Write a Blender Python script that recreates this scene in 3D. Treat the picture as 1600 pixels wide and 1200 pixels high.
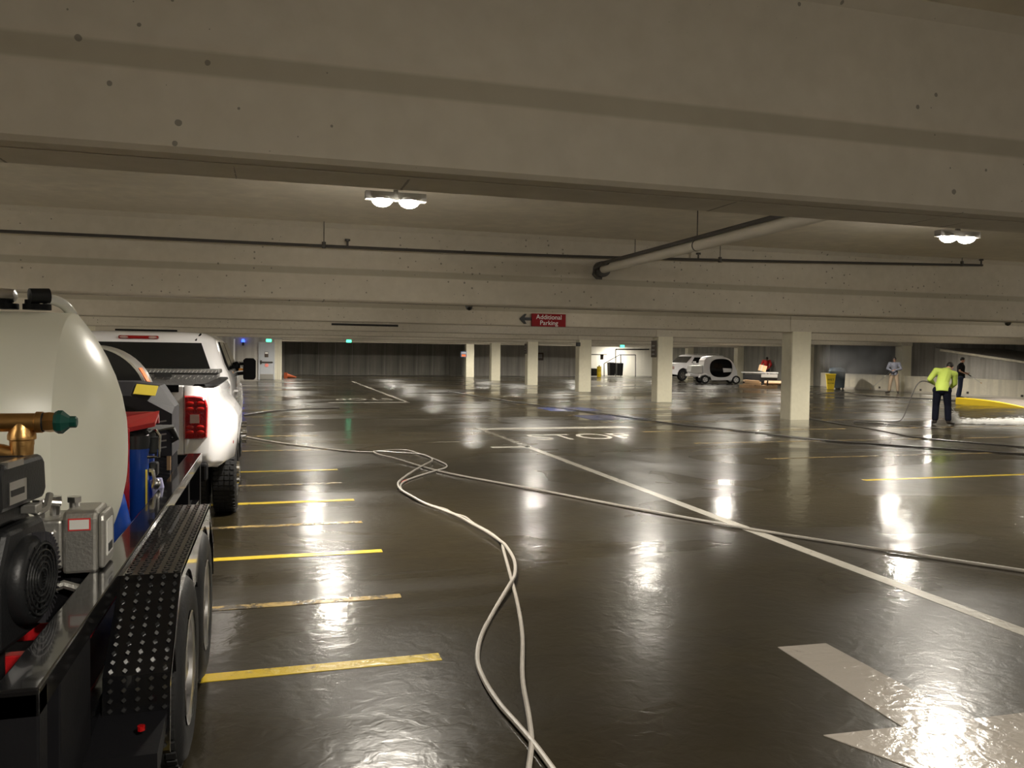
import bpy, bmesh, math, random
from mathutils import Vector, Matrix, Euler
random.seed(7)
PI = math.pi
# ------------------------------------------------------------------ camera, world, exposure
for o in list(bpy.data.objects): bpy.data.objects.remove(o)
scene = bpy.context.scene
C = scene.collection
FPX, CAMH = 1280.0, 1.65
yaw, roll, pitch = math.radians(16.3), 0.0133, math.atan(46 / FPX)
fw = Vector((math.sin(yaw) * math.cos(pitch), math.cos(yaw) * math.cos(pitch), -math.sin(pitch)))
rt = Vector((math.cos(yaw), -math.sin(yaw), 0)); up = rt.cross(fw)
rt2 = rt * math.cos(roll) + up * math.sin(roll); up2 = -rt * math.sin(roll) + up * math.cos(roll)
cd = bpy.data.cameras.new('camera'); cam = bpy.data.objects.new('camera', cd); C.objects.link(cam)
cd.sensor_width = 36; cd.lens = 36 * FPX / 1600; cd.clip_start = .05; cd.clip_end = 300
mw = Matrix((rt2, up2, -fw)).transposed().to_4x4(); mw.translation = Vector((0, 0, CAMH)); cam.matrix_world = mw
scene.camera = cam
wd = bpy.data.worlds.new('world'); scene.world = wd; wd.use_nodes = True
wd.node_tree.nodes['Background'].inputs[0].default_value = (.5, .55, .7, 1)
wd.node_tree.nodes['Background'].inputs[1].default_value = .01
scene.view_settings.view_transform = 'Standard'; scene.view_settings.look = 'None'
scene.view_settings.gamma = 1; scene.view_settings.use_curve_mapping = False
scene.view_settings.exposure = 0.0
SPOT_W = 1050.0; DOME_E = 245.0; LIGHT_COL = (1.0, .93, .81)

def ray(x, y): return fw + rt2 * ((x - 800) / FPX) + up2 * ((600 - y) / FPX)
def G(x, y, z=0.0):                      # pixel -> point on a horizontal plane
    d = ray(x, y); t = (z - CAMH) / d.z; return Vector((d.x * t, d.y * t, z))
def A(x, y, Y):                          # pixel -> point at world depth Y
    d = ray(x, y); t = Y / d.y; return Vector((d.x * t, Y, CAMH + d.z * t))
# ------------------------------------------------------------------ materials
def nt(m): m.use_nodes = True; return m.node_tree.nodes, m.node_tree.links
MATS = {}
def mat(name, col, rough=.5, metal=0, emit=None, es=1, alpha=None, coat=0, spec=.5, bump=0, bscale=40, var=0, vscale=3, trans=0):
    if name in MATS: return MATS[name]
    m = bpy.data.materials.new(name); n, l = nt(m); b = n['Principled BSDF']
    b.inputs['Base Color'].default_value = (*col, 1); b.inputs['Roughness'].default_value = rough
    b.inputs['Metallic'].default_value = metal; b.inputs['Specular IOR Level'].default_value = spec
    b.inputs['Coat Weight'].default_value = coat; b.inputs['Coat Roughness'].default_value = .04
    b.inputs['Transmission Weight'].default_value = trans
    if emit: b.inputs['Emission Color'].default_value = (*emit, 1); b.inputs['Emission Strength'].default_value = es
    tc = n.new('ShaderNodeTexCoord')
    if var:
        no = n.new('ShaderNodeTexNoise'); no.inputs['Scale'].default_value = vscale; no.inputs['Detail'].default_value = 5
        l.new(tc.outputs['Object'], no.inputs['Vector'])
        mx = n.new('ShaderNodeMix'); mx.data_type = 'RGBA'
        mx.inputs['A'].default_value = (*[c * (1 - var) for c in col], 1); mx.inputs['B'].default_value = (*[min(1, c * (1 + var)) for c in col], 1)
        l.new(no.outputs['Fac'], mx.inputs['Factor']); l.new(mx.outputs['Result'], b.inputs['Base Color'])
    if bump:
        no = n.new('ShaderNodeTexNoise'); no.inputs['Scale'].default_value = bscale; no.inputs['Detail'].default_value = 4
        l.new(tc.outputs['Object'], no.inputs['Vector'])
        bp = n.new('ShaderNodeBump'); bp.inputs['Strength'].default_value = bump; bp.inputs['Distance'].default_value = .01
        l.new(no.outputs['Fac'], bp.inputs['Height']); l.new(bp.outputs['Normal'], b.inputs['Normal'])
    MATS[name] = m; return m
def ramp(n, l, src, p0, p1, c0=(0, 0, 0, 1), c1=(1, 1, 1, 1)):
    r = n.new('ShaderNodeValToRGB'); r.color_ramp.elements[0].position = p0; r.color_ramp.elements[1].position = p1
    r.color_ramp.elements[0].color = c0; r.color_ramp.elements[1].color = c1; l.new(src, r.inputs[0]); return r.outputs[0]
def noise(n, l, co, scale, detail=4, dist=0, rough=.5):
    t = n.new('ShaderNodeTexNoise'); t.inputs['Scale'].default_value = scale; t.inputs['Detail'].default_value = detail
    t.inputs['Distortion'].default_value = dist; t.inputs['Roughness'].default_value = rough; l.new(co, t.inputs['Vector']); return t.outputs['Fac']
def mixc(n, l, fac, a, b, mode='MIX'):
    x = n.new('ShaderNodeMix'); x.data_type = 'RGBA'; x.blend_type = mode
    for s, v in (('Factor', fac), ('A', a), ('B', b)):
        if isinstance(v, (tuple, float, int)): x.inputs[s].default_value = v
        else: l.new(v, x.inputs[s])
    return x.outputs['Result']
def math_(n, l, op, a, b=0.0, clamp=False):
    x = n.new('ShaderNodeMath'); x.operation = op; x.use_clamp = clamp
    for i, v in enumerate((a, b)):
        if isinstance(v, (float, int)): x.inputs[i].default_value = v
        else: l.new(v, x.inputs[i])
    return x.outputs[0]
def mapped(n, l, sc):
    tc = n.new('ShaderNodeTexCoord'); mp = n.new('ShaderNodeMapping'); mp.inputs['Scale'].default_value = sc
    l.new(tc.outputs['Object'], mp.inputs['Vector']); return mp.outputs['Vector']

def concrete(name, col, pits=0, band=False, streak=0, gloss=.75, var=.1):
    m = bpy.data.materials.new(name); n, l = nt(m); b = n['Principled BSDF']; b.inputs['Roughness'].default_value = gloss
    co = mapped(n, l, (1, 1, 1)); co2 = mapped(n, l, (.35, 1, 1))
    big = noise(n, l, co2, .8, 5, .6); fine = noise(n, l, co, 9, 6)
    c = mixc(n, l, ramp(n, l, big, .3, .7), (*[x * (1 - var) for x in col], 1), (*[min(1, x * (1 + var)) for x in col], 1))
    c = mixc(n, l, .18, c, ramp(n, l, fine, .3, .7, (.5, .47, .4, 1), (1, 1, 1, 1)), 'MULTIPLY')
    if streak:
        cs = mapped(n, l, (2.2, 2.2, .12)); s = noise(n, l, cs, 2.0, 5)
        c = mixc(n, l, ramp(n, l, s, .38, .68), c, (*[x * (1 - streak) for x in col], 1))
    hgt = fine
    if band:      # darker strip at the same height on every beam
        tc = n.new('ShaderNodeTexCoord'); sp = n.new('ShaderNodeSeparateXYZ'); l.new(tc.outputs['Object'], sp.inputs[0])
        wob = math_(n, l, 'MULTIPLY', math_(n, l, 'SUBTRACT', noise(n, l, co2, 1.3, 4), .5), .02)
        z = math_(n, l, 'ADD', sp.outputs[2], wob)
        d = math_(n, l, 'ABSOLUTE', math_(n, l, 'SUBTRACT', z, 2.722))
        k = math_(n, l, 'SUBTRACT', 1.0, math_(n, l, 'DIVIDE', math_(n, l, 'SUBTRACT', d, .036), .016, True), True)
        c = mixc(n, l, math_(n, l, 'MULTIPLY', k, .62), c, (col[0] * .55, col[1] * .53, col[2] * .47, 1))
    if pits:
        v = n.new('ShaderNodeTexVoronoi'); v.voronoi_dimensions = '2D'; v.inputs['Scale'].default_value = 9; sv = n.new('ShaderNodeSeparateXYZ'); l.new(co, sv.inputs[0]); cv = n.new('ShaderNodeCombineXYZ'); l.new(sv.outputs[0], cv.inputs[0]); l.new(sv.outputs[2], cv.inputs[1]); l.new(cv.outputs[0], v.inputs['Vector'])
        sepc = n.new('ShaderNodeSeparateColor'); l.new(v.outputs['Color'], sepc.inputs[0])
        rad = math_(n, l, 'MULTIPLY', math_(n, l, 'SUBTRACT', sepc.outputs[0], .45, True), .26)
        clus = ramp(n, l, noise(n, l, co, 1.1, 2), .42, .54)
        rad = math_(n, l, 'MULTIPLY', rad, clus)
        dd = math_(n, l, 'ADD', v.outputs['Distance'], math_(n, l, 'MULTIPLY', noise(n, l, co, 60, 2), .05))
        pit = math_(n, l, 'LESS_THAN', dd, math_(n, l, 'ADD', rad, .012))
        c = mixc(n, l, math_(n, l, 'MULTIPLY', pit, .7), c, (.11, .10, .085, 1))
    l.new(c, b.inputs['Base Color'])
    bp = n.new('ShaderNodeBump'); bp.inputs['Strength'].default_value = .25; bp.inputs['Distance'].default_value = .01
    l.new(hgt, bp.inputs['Height']); l.new(bp.outputs['Normal'], b.inputs['Normal'])
    MATS[name] = m; return m

def wet_floor():
    m = bpy.data.materials.new('wet_floor'); n, l = nt(m); b = n['Principled BSDF']
    co = mapped(n, l, (1, 1, 1)); cox = mapped(n, l, (.55, 1, 1))
    big = noise(n, l, co, .55, 5, .5); mid = noise(n, l, co, 3, 6)
    c = mixc(n, l, ramp(n, l, big, .3, .72), (.015, .0115, .005, 1), (.026, .0205, .0095, 1))
    c = mixc(n, l, ramp(n, l, mid, .35, .75), c, (.017, .0135, .008, 1))
    l.new(c, b.inputs['Base Color'])
    pud = ramp(n, l, noise(n, l, cox, .42, 4, .8), .42, .60)
    r = mixc(n, l, pud, (.36, .36, .36, 1), (.19, .19, .19, 1)); l.new(r, b.inputs['Roughness'])
    b.inputs["Specular IOR Level"].default_value = .17
    k = ramp(n, l, noise(n, l, co, 1.7, 5, .6), .30, .62, (.08, .08, .08, 1), (.55, .55, .55, 1)); l.new(mixc(n, l, pud, k, (.68, .68, .68, 1)), b.inputs['Coat Weight'])
    l.new(mixc(n, l, pud, (.17, .17, .17, 1), (.06, .06, .06, 1)), b.inputs['Coat Roughness']); b.inputs['Coat IOR'].default_value = 1.33
    w1 = noise(n, l, co, 1.3, 2, .4); w2 = noise(n, l, co, 11, 4, .5); w3 = noise(n, l, co, 90, 3)
    h = math_(n, l, 'ADD', math_(n, l, 'MULTIPLY', w1, .7), math_(n, l, 'MULTIPLY', w2, .42))
    dry = math_(n, l, 'SUBTRACT', 1.0, pud)
    h = math_(n, l, 'ADD', h, math_(n, l, 'MULTIPLY', math_(n, l, 'MULTIPLY', w3, dry), .03))
    bp = n.new('ShaderNodeBump'); bp.inputs['Strength'].default_value = 1; bp.inputs['Distance'].default_value = .0065
    l.new(h, bp.inputs['Height']); l.new(bp.outputs['Normal'], b.inputs['Normal']); l.new(bp.outputs['Normal'], b.inputs['Coat Normal'])
    return m
def paint(name, col, worn=.5, rough=.25):
    m = bpy.data.materials.new(name); n, l = nt(m); b = n['Principled BSDF']
    co = mapped(n, l, (1, 1, 1)); k = ramp(n, l, noise(n, l, co, 7, 8, .4, .7), worn - .06, worn + .06)
    c = mixc(n, l, k, (.07, .058, .042, 1), (*col, 1)); l.new(c, b.inputs['Base Color']); b.inputs['Roughness'].default_value = rough
    bp = n.new('ShaderNodeBump'); bp.inputs['Strength'].default_value = .7; bp.inputs['Distance'].default_value = .006
    l.new(noise(n, l, co, 16, 4, .6), bp.inputs['Height']); l.new(bp.outputs['Normal'], b.inputs['Normal'])
    MATS[name] = m; return m
# ------------------------------------------------------------------ mesh builder
class MB:
    def __init__(s): s.v = []; s.f = []
    def add(s, vs, fs):
        k = len(s.v); s.v += [tuple(p) for p in vs]; s.f += [tuple(i + k for i in f) for f in fs]; return s
    def box(s, x0, x1, y0, y1, z0, z1):
        return s.add([(x, y, z) for z in (z0, z1) for y in (y0, y1) for x in (x0, x1)],
                     [(0, 2, 3, 1), (4, 5, 7, 6), (0, 1, 5, 4), (2, 6, 7, 3), (0, 4, 6, 2), (1, 3, 7, 5)])
    def obox(s, c, size, rot=(0, 0, 0)):
        M = Euler(rot).to_matrix(); c = Vector(c)
        vs = [c + M @ Vector((x * size[0] / 2, y * size[1] / 2, z * size[2] / 2)) for z in (-1, 1) for y in (-1, 1) for x in (-1, 1)]
        return s.add(vs, [(0, 2, 3, 1), (4, 5, 7, 6), (0, 1, 5, 4), (2, 6, 7, 3), (0, 4, 6, 2), (1, 3, 7, 5)])
    def loft(s, rings, cap=True, closed=True):
        n = len(rings[0]); k = len(s.v)
        for r in rings: s.v += [tuple(p) for p in r]
        for i in range(len(rings) - 1):
            for j in range(n if closed else n - 1):
                a = k + i * n + j; b = k + i * n + (j + 1) % n; s.f.append((a, b, b + n, a + n))
        if cap and closed:
            s.f.append(tuple(k + j for j in reversed(range(n)))); s.f.append(tuple(k + (len(rings) - 1) * n + j for j in range(n)))
        return s
    def cyl(s, p0, p1, r0, r1=None, n=20, cap=True):
        return s.lathe([(r0, 0), (r0 if r1 is None else r1, 1)], p0, p1, n, cap)
    def lathe(s, prof, p0, p1, n=24, cap=True):   # prof: (radius, t) with t along p0->p1 (t may leave 0..1)
        p0 = Vector(p0); p1 = Vector(p1); d = p1 - p0; a = d.normalized()
        u = a.orthogonal().normalized(); w = a.cross(u)
        return s.loft([[p0 + d * t + (u * math.cos(2 * PI * j / n) + w * math.sin(2 * PI * j / n)) * max(r, 1e-4) for j in range(n)] for r, t in prof], cap)
    def tube(s, path, r, n=8):
        path = [Vector(p) for p in path]; rings = []; pu = None
        for i, p in enumerate(path):
            t = (path[min(i + 1, len(path) - 1)] - path[max(i - 1, 0)]).normalized()
            u = (pu - t * pu.dot(t)).normalized() if pu and (pu - t * pu.dot(t)).length > 1e-4 else t.orthogonal().normalized()
            pu = u; w = t.cross(u)
            rings.append([p + (u * math.cos(2 * PI * j / n) + w * math.sin(2 * PI * j / n)) * r for j in range(n)])
        return s.loft(rings)
    def prism(s, pts, axis, a0, a1):              # 2D outline extruded along axis
        f = {'x': lambda p, a: (a, p[0], p[1]), 'y': lambda p, a: (p[0], a, p[1]), 'z': lambda p, a: (p[0], p[1], a)}[axis]
        return s.loft([[f(p, a0) for p in pts], [f(p, a1) for p in pts]])
    def ell(s, c, r, n=16, m=10, rot=None):
        c = Vector(c); M = rot or Matrix.Identity(3)
        rings = []
        for i in range(m + 1):
            a = -PI / 2 + PI * i / m
            rings.append([c + M @ Vector((r[0] * max(math.cos(a), 1e-3) * math.cos(2 * PI * j / n), r[1] * max(math.cos(a), 1e-3) * math.sin(2 * PI * j / n), r[2] * math.sin(a))) for j in range(n)])
        return s.loft(rings)
    def caps(s, p0, p1, r0, r1, n=12):             # tapered capsule
        p0 = Vector(p0); p1 = Vector(p1); L = max((p1 - p0).length, 1e-4); pr = []
        for i in range(5): a = PI / 2 * i / 4; pr.append((r0 * math.sin(a), -r0 * math.cos(a) / L))
        for i in range(5): a = PI / 2 * i / 4; pr.append((r1 * math.cos(a), 1 + r1 * math.sin(a) / L))
        return s.lathe(pr, p0, p1, n)
    def build(s, name, m, parent=None, smooth=False, bevel=0, W=False, sharp=40, remesh=0, fixn=True):
        me = bpy.data.meshes.new(name); off = ROOTLOC.get(parent.name, Vector()) if (W and parent) else Vector()
        me.from_pydata([tuple(Vector(p) - off) for p in s.v], [], s.f)
        bm = bmesh.new(); bm.from_mesh(me)
        if fixn: bmesh.ops.recalc_face_normals(bm, faces=bm.faces)
        bm.to_mesh(me); bm.free()
        me.materials.append(MATS[m] if isinstance(m, str) else m)
        o = bpy.data.objects.new(name, me); C.objects.link(o)
        if remesh:
            md = o.modifiers.new('r', 'REMESH'); md.mode = 'VOXEL'; md.voxel_size = remesh
            sm = o.modifiers.new('s', 'SMOOTH'); sm.factor = .5; sm.iterations = 6
            dg = bpy.context.evaluated_depsgraph_get(); me2 = bpy.data.meshes.new_from_object(o.evaluated_get(dg)); o.modifiers.clear(); o.data = me2
            me2.materials.clear(); me2.materials.append(MATS[m]); me = me2; sharp = 180
        if smooth:
            me.polygons.foreach_set('use_smooth', [True] * len(me.polygons))
            if sharp < 180: me.set_sharp_from_angle(angle=math.radians(sharp))
        if bevel:
            b = o.modifiers.new('bevel', 'BEVEL'); b.width = bevel; b.segments = 2; b.limit_method = 'ANGLE'; b.angle_limit = math.radians(35)
        if parent: o.parent = parent
        return o
ROOTLOC = {}
def thing(name, label, cat, loc=(0, 0, 0), rz=0, group=None):
    o = bpy.data.objects.new(name, None); C.objects.link(o); o.empty_display_size = .1
    o.location = loc; o.rotation_euler = (0, 0, rz); ROOTLOC[o.name] = Vector(loc); return tag(o, label, cat, group)
def tag(o, label, cat, group=None):
    o['label'] = label; o['category'] = cat
    if group: o['group'] = group
    return o
def struct(o): o['kind'] = 'structure'; return o
def B(x0, x1, y0, y1, z0, z1): return MB().box(x0, x1, y0, y1, z0, z1)
def spline(pts, k=6):
    pts = [Vector(p) for p in pts]; out = []
    for i in range(len(pts) - 1):
        p0 = pts[max(i - 1, 0)]; p1 = pts[i]; p2 = pts[i + 1]; p3 = pts[min(i + 2, len(pts) - 1)]
        for j in range(k):
            t = j / k; out.append(.5 * ((2 * p1) + (p2 - p0) * t + (2 * p0 - 5 * p1 + 4 * p2 - p3) * t * t + (3 * p1 - p0 - 3 * p2 + p3) * t ** 3))
    return out + [pts[-1]]
def text(name, body, size, m, loc, rot, parent=None, ext=.002, sx=1, W=False):
    cu = bpy.data.curves.new(name, 'FONT'); cu.body = body; cu.size = size; cu.align_x = 'CENTER'; cu.align_y = 'CENTER'; cu.extrude = ext; cu.space_line = .9
    t = bpy.data.objects.new(name, cu); C.objects.link(t)
    dg = bpy.context.evaluated_depsgraph_get(); me = bpy.data.meshes.new_from_object(t.evaluated_get(dg)); bpy.data.objects.remove(t)
    me.materials.clear(); me.materials.append(MATS[m]); o = bpy.data.objects.new(name, me); C.objects.link(o)
    off = ROOTLOC.get(parent.name, Vector()) if (W and parent) else Vector()
    o.location = Vector(loc) - off; o.rotation_euler = rot; o.scale = (sx, 1, 1)
    if parent: o.parent = parent
    return o
# palette
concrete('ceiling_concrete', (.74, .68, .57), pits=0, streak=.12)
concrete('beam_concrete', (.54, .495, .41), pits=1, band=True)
concrete('column_paint', (.72, .68, .53), streak=.10, gloss=.55)
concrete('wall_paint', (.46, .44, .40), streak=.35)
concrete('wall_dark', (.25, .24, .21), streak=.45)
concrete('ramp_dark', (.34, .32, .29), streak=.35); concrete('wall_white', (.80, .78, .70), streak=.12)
concrete('barrier_paint', (.76, .71, .58), streak=.22)
MATS['wet_floor'] = wet_floor()
paint('white_paint', (.45, .425, .37), .34); paint('faded_white', (.28, .26, .21), .52); paint('arrow_paint', (.33, .30, .265), .30, .16)
paint('yellow_paint', (.54, .39, .03), .36); paint('faded_yellow', (.36, .25, .09), .50); paint('blue_paint', (.03, .045, .15), .42)
mat('black_gloss', (.004, .004, .0045), .15, spec=.3, coat=.45, bump=.03, bscale=30); mat('stud_metal', (.10, .10, .10), .22, .8); mat('black_satin', (.005, .005, .006), .5, spec=.12, bump=.05, bscale=60)
mat('black_rubber', (.013, .013, .0135), .6, spec=.3, bump=.2, bscale=60); mat('dark_grey', (.032, .031, .036), .62, spec=.25, bump=.05)
mat('engine_black', (.011, .0115, .0125), .42, spec=.35, bump=.1, bscale=90); mat('silver', (.62, .61, .60), .28, 1, var=.15, vscale=6)
mat('cast_alu', (.42, .41, .38), .42, .8, bump=.2, bscale=80); mat('chrome', (.8, .8, .8), .08, 1)
mat('brass', (.62, .36, .13), .34, 1, var=.2, vscale=14, bump=.12, bscale=70); mat('green_plug', (.005, .06, .045), .35)
mat("tank_poly", (.93, .93, .80), .3, var=.05, vscale=2, bump=.05, bscale=8); mat('clear_hose', (.75, .75, .7), .2, spec=.6)
mat('red_paint', (.45, .012, .015), .3, coat=.3, var=.15, vscale=8); mat('blue_plastic', (.012, .07, .42), .3); mat('lavender', (.5, .5, .78), .35)
mat('car_white', (.84, .83, .85), .22, coat=.7); mat('glass_dark', (.008, .009, .010), .05, spec=.7); mat('cart_glass', (.02, .02, .022), .06, spec=.6, trans=.75); mat('lens_red', (.30, .002, .003), .08, coat=1, bump=.6, bscale=60)
mat('facet_red', (.55, .012, .010), .1, coat=1); mat('lens_clear', (.45, .3, .27), .1); mat('tread_stud', (.9, .9, .88), .3, .6); mat('tread_plate', (.34, .34, .34), .3, .9, var=.1, bump=.5, bscale=70); mat('amber', (.8, .3, .03), .2)
mat('label_yellow', (.85, .68, .08), .4); mat('label_orange', (.85, .19, .05), .4); mat('label_white', (.75, .74, .7), .4); mat('label_red', (.6, .04, .04), .4)
mat('hose_grey', (.34, .31, .27), .4, var=.2, vscale=9, bump=.1, bscale=50); mat('hose_dark', (.06, .055, .05), .35)
mat('pipe_dark', (.05, .045, .04), .5); mat('pipe_light', (.58, .54, .46), .5, var=.08); mat('sign_red', (.24, .006, .010), .6, spec=.2); mat('sign_cream', (.6, .56, .47), .6)
mat('sign_black', (.01, .01, .01), .5); mat('sign_brown', (.07, .05, .035), .5); mat('print_white', (.8, .8, .78), .5); mat('sign_blue', (.1, .14, .25), .5)
mat('lens_light', (.9, .9, .9), .3, emit=LIGHT_COL, es=DOME_E); mat('exit_glow', (.1, .8, .5), .3, emit=(.08, 1, .5), es=3.5); mat('blue_glow', (.05, .1, .9), .3, emit=(.03, .08, 1), es=5)
mat('fixture_grey', (.30, .29, .27), .5); mat('door_grey', (.42, .44, .47), .4, var=.06); mat('door_sticker', (.85, .28, .24), .4)
mat('skin', (.50, .28, .19), .55); mat('skin_dark', (.22, .12, .08), .55); mat('hair', (.012, .009, .007), .6)
mat('lime_cloth', (.40, .50, .085), .75, bump=.5, bscale=14); mat('navy_cloth', (.006, .007, .013), .95, spec=.08, bump=.4, bscale=16); mat('black_cloth', (.012, .012, .012), .95, spec=.08, bump=.3, bscale=16)
mat('plaid_cloth', (.12, .125, .155), .8, var=.6, vscale=22); mat('khaki_cloth', (.22, .165, .11), .8, bump=.4, bscale=16); mat('red_cloth', (.5, .02, .02), .8, bump=.3, bscale=16)
mat('boot', (.02, .015, .012), .45); mat('denim', (.03, .035, .06), .95, spec=.08, bump=.3, bscale=16)
mat('cardboard', (.45, .30, .17), .8, var=.12); mat('wood', (.30, .19, .10), .7, var=.25, vscale=5); mat('plastic_yellow', (.85, .62, .02), .35); mat('bucket_white', (.75, .75, .73), .35)
mat('bin_blue', (.06, .085, .11), .5, var=.15); mat('bin_black', (.015, .016, .018), .4); mat('sheet_white', (.35, .35, .34), .6); mat('cone_orange', (.8, .17, .05), .5)
mat('curb_yellow', (.85, .60, .02), .4, var=.1); mat('asphalt', (.16, .14, .12), .7, var=.2)
# ------------------------------------------------------------------ setting
SLAB = 3.35; XL, XR, YB, YF = -7.0, 31.5, -9.0, 61.0
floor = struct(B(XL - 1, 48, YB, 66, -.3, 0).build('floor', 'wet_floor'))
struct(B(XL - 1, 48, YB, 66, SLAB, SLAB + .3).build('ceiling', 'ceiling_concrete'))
wb = struct(B(XL - .3, 24.0, YF, YF + .3, 0, SLAB).build('wall_back', 'wall_paint'))
struct(B(XL - .3, XL, YB, YF + .3, 0, SLAB).build('wall_left', 'wall_paint'))
struct(B(XL - .3, 48, YB - .3, YB, 0, SLAB).build('wall_front', 'wall_paint'))
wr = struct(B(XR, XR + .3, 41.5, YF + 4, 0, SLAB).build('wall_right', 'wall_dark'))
struct(B(24.0, XR, YF + 3, YF + 3.3, 0, SLAB).build('wall_alcove', 'wall_white'))
struct(B(23.7, 24.0, YF, YF + 3.3, 0, SLAB).build('wall_alcove_side', 'wall_white'))
struct(B(XR, XR + .3, YB, 14, 0, SLAB).build('wall_right_near', 'wall_paint'))
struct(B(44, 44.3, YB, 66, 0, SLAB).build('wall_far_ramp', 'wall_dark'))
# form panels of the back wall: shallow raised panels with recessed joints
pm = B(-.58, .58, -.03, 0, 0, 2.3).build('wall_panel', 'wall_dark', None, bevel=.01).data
bpy.data.objects.remove(bpy.data.objects['wall_panel'])
for i in range(11):
    o = bpy.data.objects.new('wall_panel', pm); C.objects.link(o); o.parent = wb; o.location = (1.4 + 1.2 * i, YF, .02)
# far ramp seen over the barrier
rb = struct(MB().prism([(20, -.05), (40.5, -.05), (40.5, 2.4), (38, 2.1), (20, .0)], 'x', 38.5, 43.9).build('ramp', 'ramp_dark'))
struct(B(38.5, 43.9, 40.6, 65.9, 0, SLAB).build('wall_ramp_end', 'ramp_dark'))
MB().tube([(38.45, 26, .7), (38.45, 33, 1.45), (38.45, 40, 2.25)], .07, 6).build('ramp_rail', 'barrier_paint', rb)
# beams: one every bay
BY = [-4.6, 3.30, 11.15, 18.95, 26.9, 34.8, 42.6, 50.3, 57.4]
BZ = [2.39, 2.385, 2.335, 2.345, 2.345, 2.34, 2.34, 2.34, 2.34]
for i, (y, z) in enumerate(zip(BY, BZ)):
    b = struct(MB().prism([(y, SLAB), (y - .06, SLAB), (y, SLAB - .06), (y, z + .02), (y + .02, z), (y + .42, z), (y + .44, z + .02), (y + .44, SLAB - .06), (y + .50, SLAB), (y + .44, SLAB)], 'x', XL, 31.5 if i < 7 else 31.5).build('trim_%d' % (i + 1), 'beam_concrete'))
    if i == 1: B(XL, 31.5, y + .12, y + .13, z - .004, z).build('joint_line', 'pipe_light', b)
# columns
colnames = {3: 'nearest cream concrete column, broad and square, right of centre', 4: 'cream concrete column with a scuffed patch and dark sign, second nearest',
            5: 'cream concrete column third nearest, left of the alcove', 6: 'cream concrete column fourth in the row', 7: 'slim cream concrete column fifth in the row',
            8: 'brightly lit white concrete column farthest in the row, with a small poster'}
for i, y in enumerate(BY):
    t = thing('concrete_column', colnames.get(i, 'cream concrete column off to the right of the camera'), 'column', (13.62, y + .22, 0), 0, 'row of concrete columns')
    MB().prism([(-.30, -.22), (-.28, -.24), (.28, -.24), (.30, -.22), (.30, .22), (.28, .24), (-.28, .24), (-.30, .22)], 'z', 0, BZ[i] + .02).build('shaft', 'column_paint', t)
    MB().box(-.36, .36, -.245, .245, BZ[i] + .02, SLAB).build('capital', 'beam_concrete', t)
for i, y in enumerate(BY):
    if y < 12: continue
    t = thing('wall_pillar', 'cream pillar standing at the barrier, %s' % ('left of the man in dark T-shirt' if i == 5 else 'far bay %d beyond the frame or hidden' % i), 'pillar', (31.3, y + .22, 0), 0, 'pillars along the barrier')
    if i != 5: t['label'] = 'cream pillar along the right side of the hall'
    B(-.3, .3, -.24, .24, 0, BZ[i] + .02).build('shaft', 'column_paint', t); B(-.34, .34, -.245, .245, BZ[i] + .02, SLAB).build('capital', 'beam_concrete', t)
for y in BY:
    t = thing('wall_pillar', 'cream pillar on the left wall behind the tank and truck', 'pillar', (-6.9, y + .22, 0), 0, 'pillars along the left wall')
    B(-.1, .35, -.24, .24, 0, SLAB).build('shaft', 'column_paint', t)
# stair core at left with door
core = struct(B(XL, .52, 50.0, 56.0, 0, SLAB).build('wall_core', 'wall_paint'))
for k in range(4): B(.10 + .11 * k, .17 + .11 * k, 49.95, 50.0, 0, 2.34).build('pilaster_rib', 'column_paint', core)
dr = struct(B(-.72, .06, 49.93, 49.995, 0, 2.12).build('door_1', 'door_grey', None, bevel=.01))
MB().box(-.80, -.72, 49.9, 49.999, 0, 2.2).box(.06, .12, 49.9, 49.999, 0, 2.2).box(-.72, .06, 49.9, 49.999, 2.12, 2.2).build('door_frame', 'door_grey', dr)
MB().cyl((-.68, 49.86, 1.02), (.0, 49.86, 1.02), .035, n=8).box(-.7, -.6, 49.85, 49.95, .92, 1.12).build('push_bar', 'pipe_dark', dr)
B(-.45, -.24, 49.9, 49.93, 1.30, 1.62).build('notice', 'sign_brown', dr); B(-.43, -.26, 49.89, 49.90, 1.5, 1.6).build('notice_print', 'print_white', dr)
MB().lathe([(.11, 0), (.11, 1)], (-.34, 49.93, .84), (-.34, 49.91, .84), 8).build('sticker', 'door_sticker', dr)
B(-.70, .04, 49.91, 49.93, .02, .32).build('kick_plate', 'cast_alu', dr)
# barrier wall on the right
bw = struct(B(31.2, 31.42, 14, 41.5, 0, .82).build('wall_barrier', 'barrier_paint', None, bevel=.02))
B(31.19, 31.2, 14, 41.5, .0, .09).build('stain_band', 'pipe_light', bw)
for k in range(9):
    B(31.17, 31.2, 16.2 + 2.9 * k, 16.3 + 2.9 * k, .10, .2).build('tie_bracket', 'pipe_dark', bw)
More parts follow.
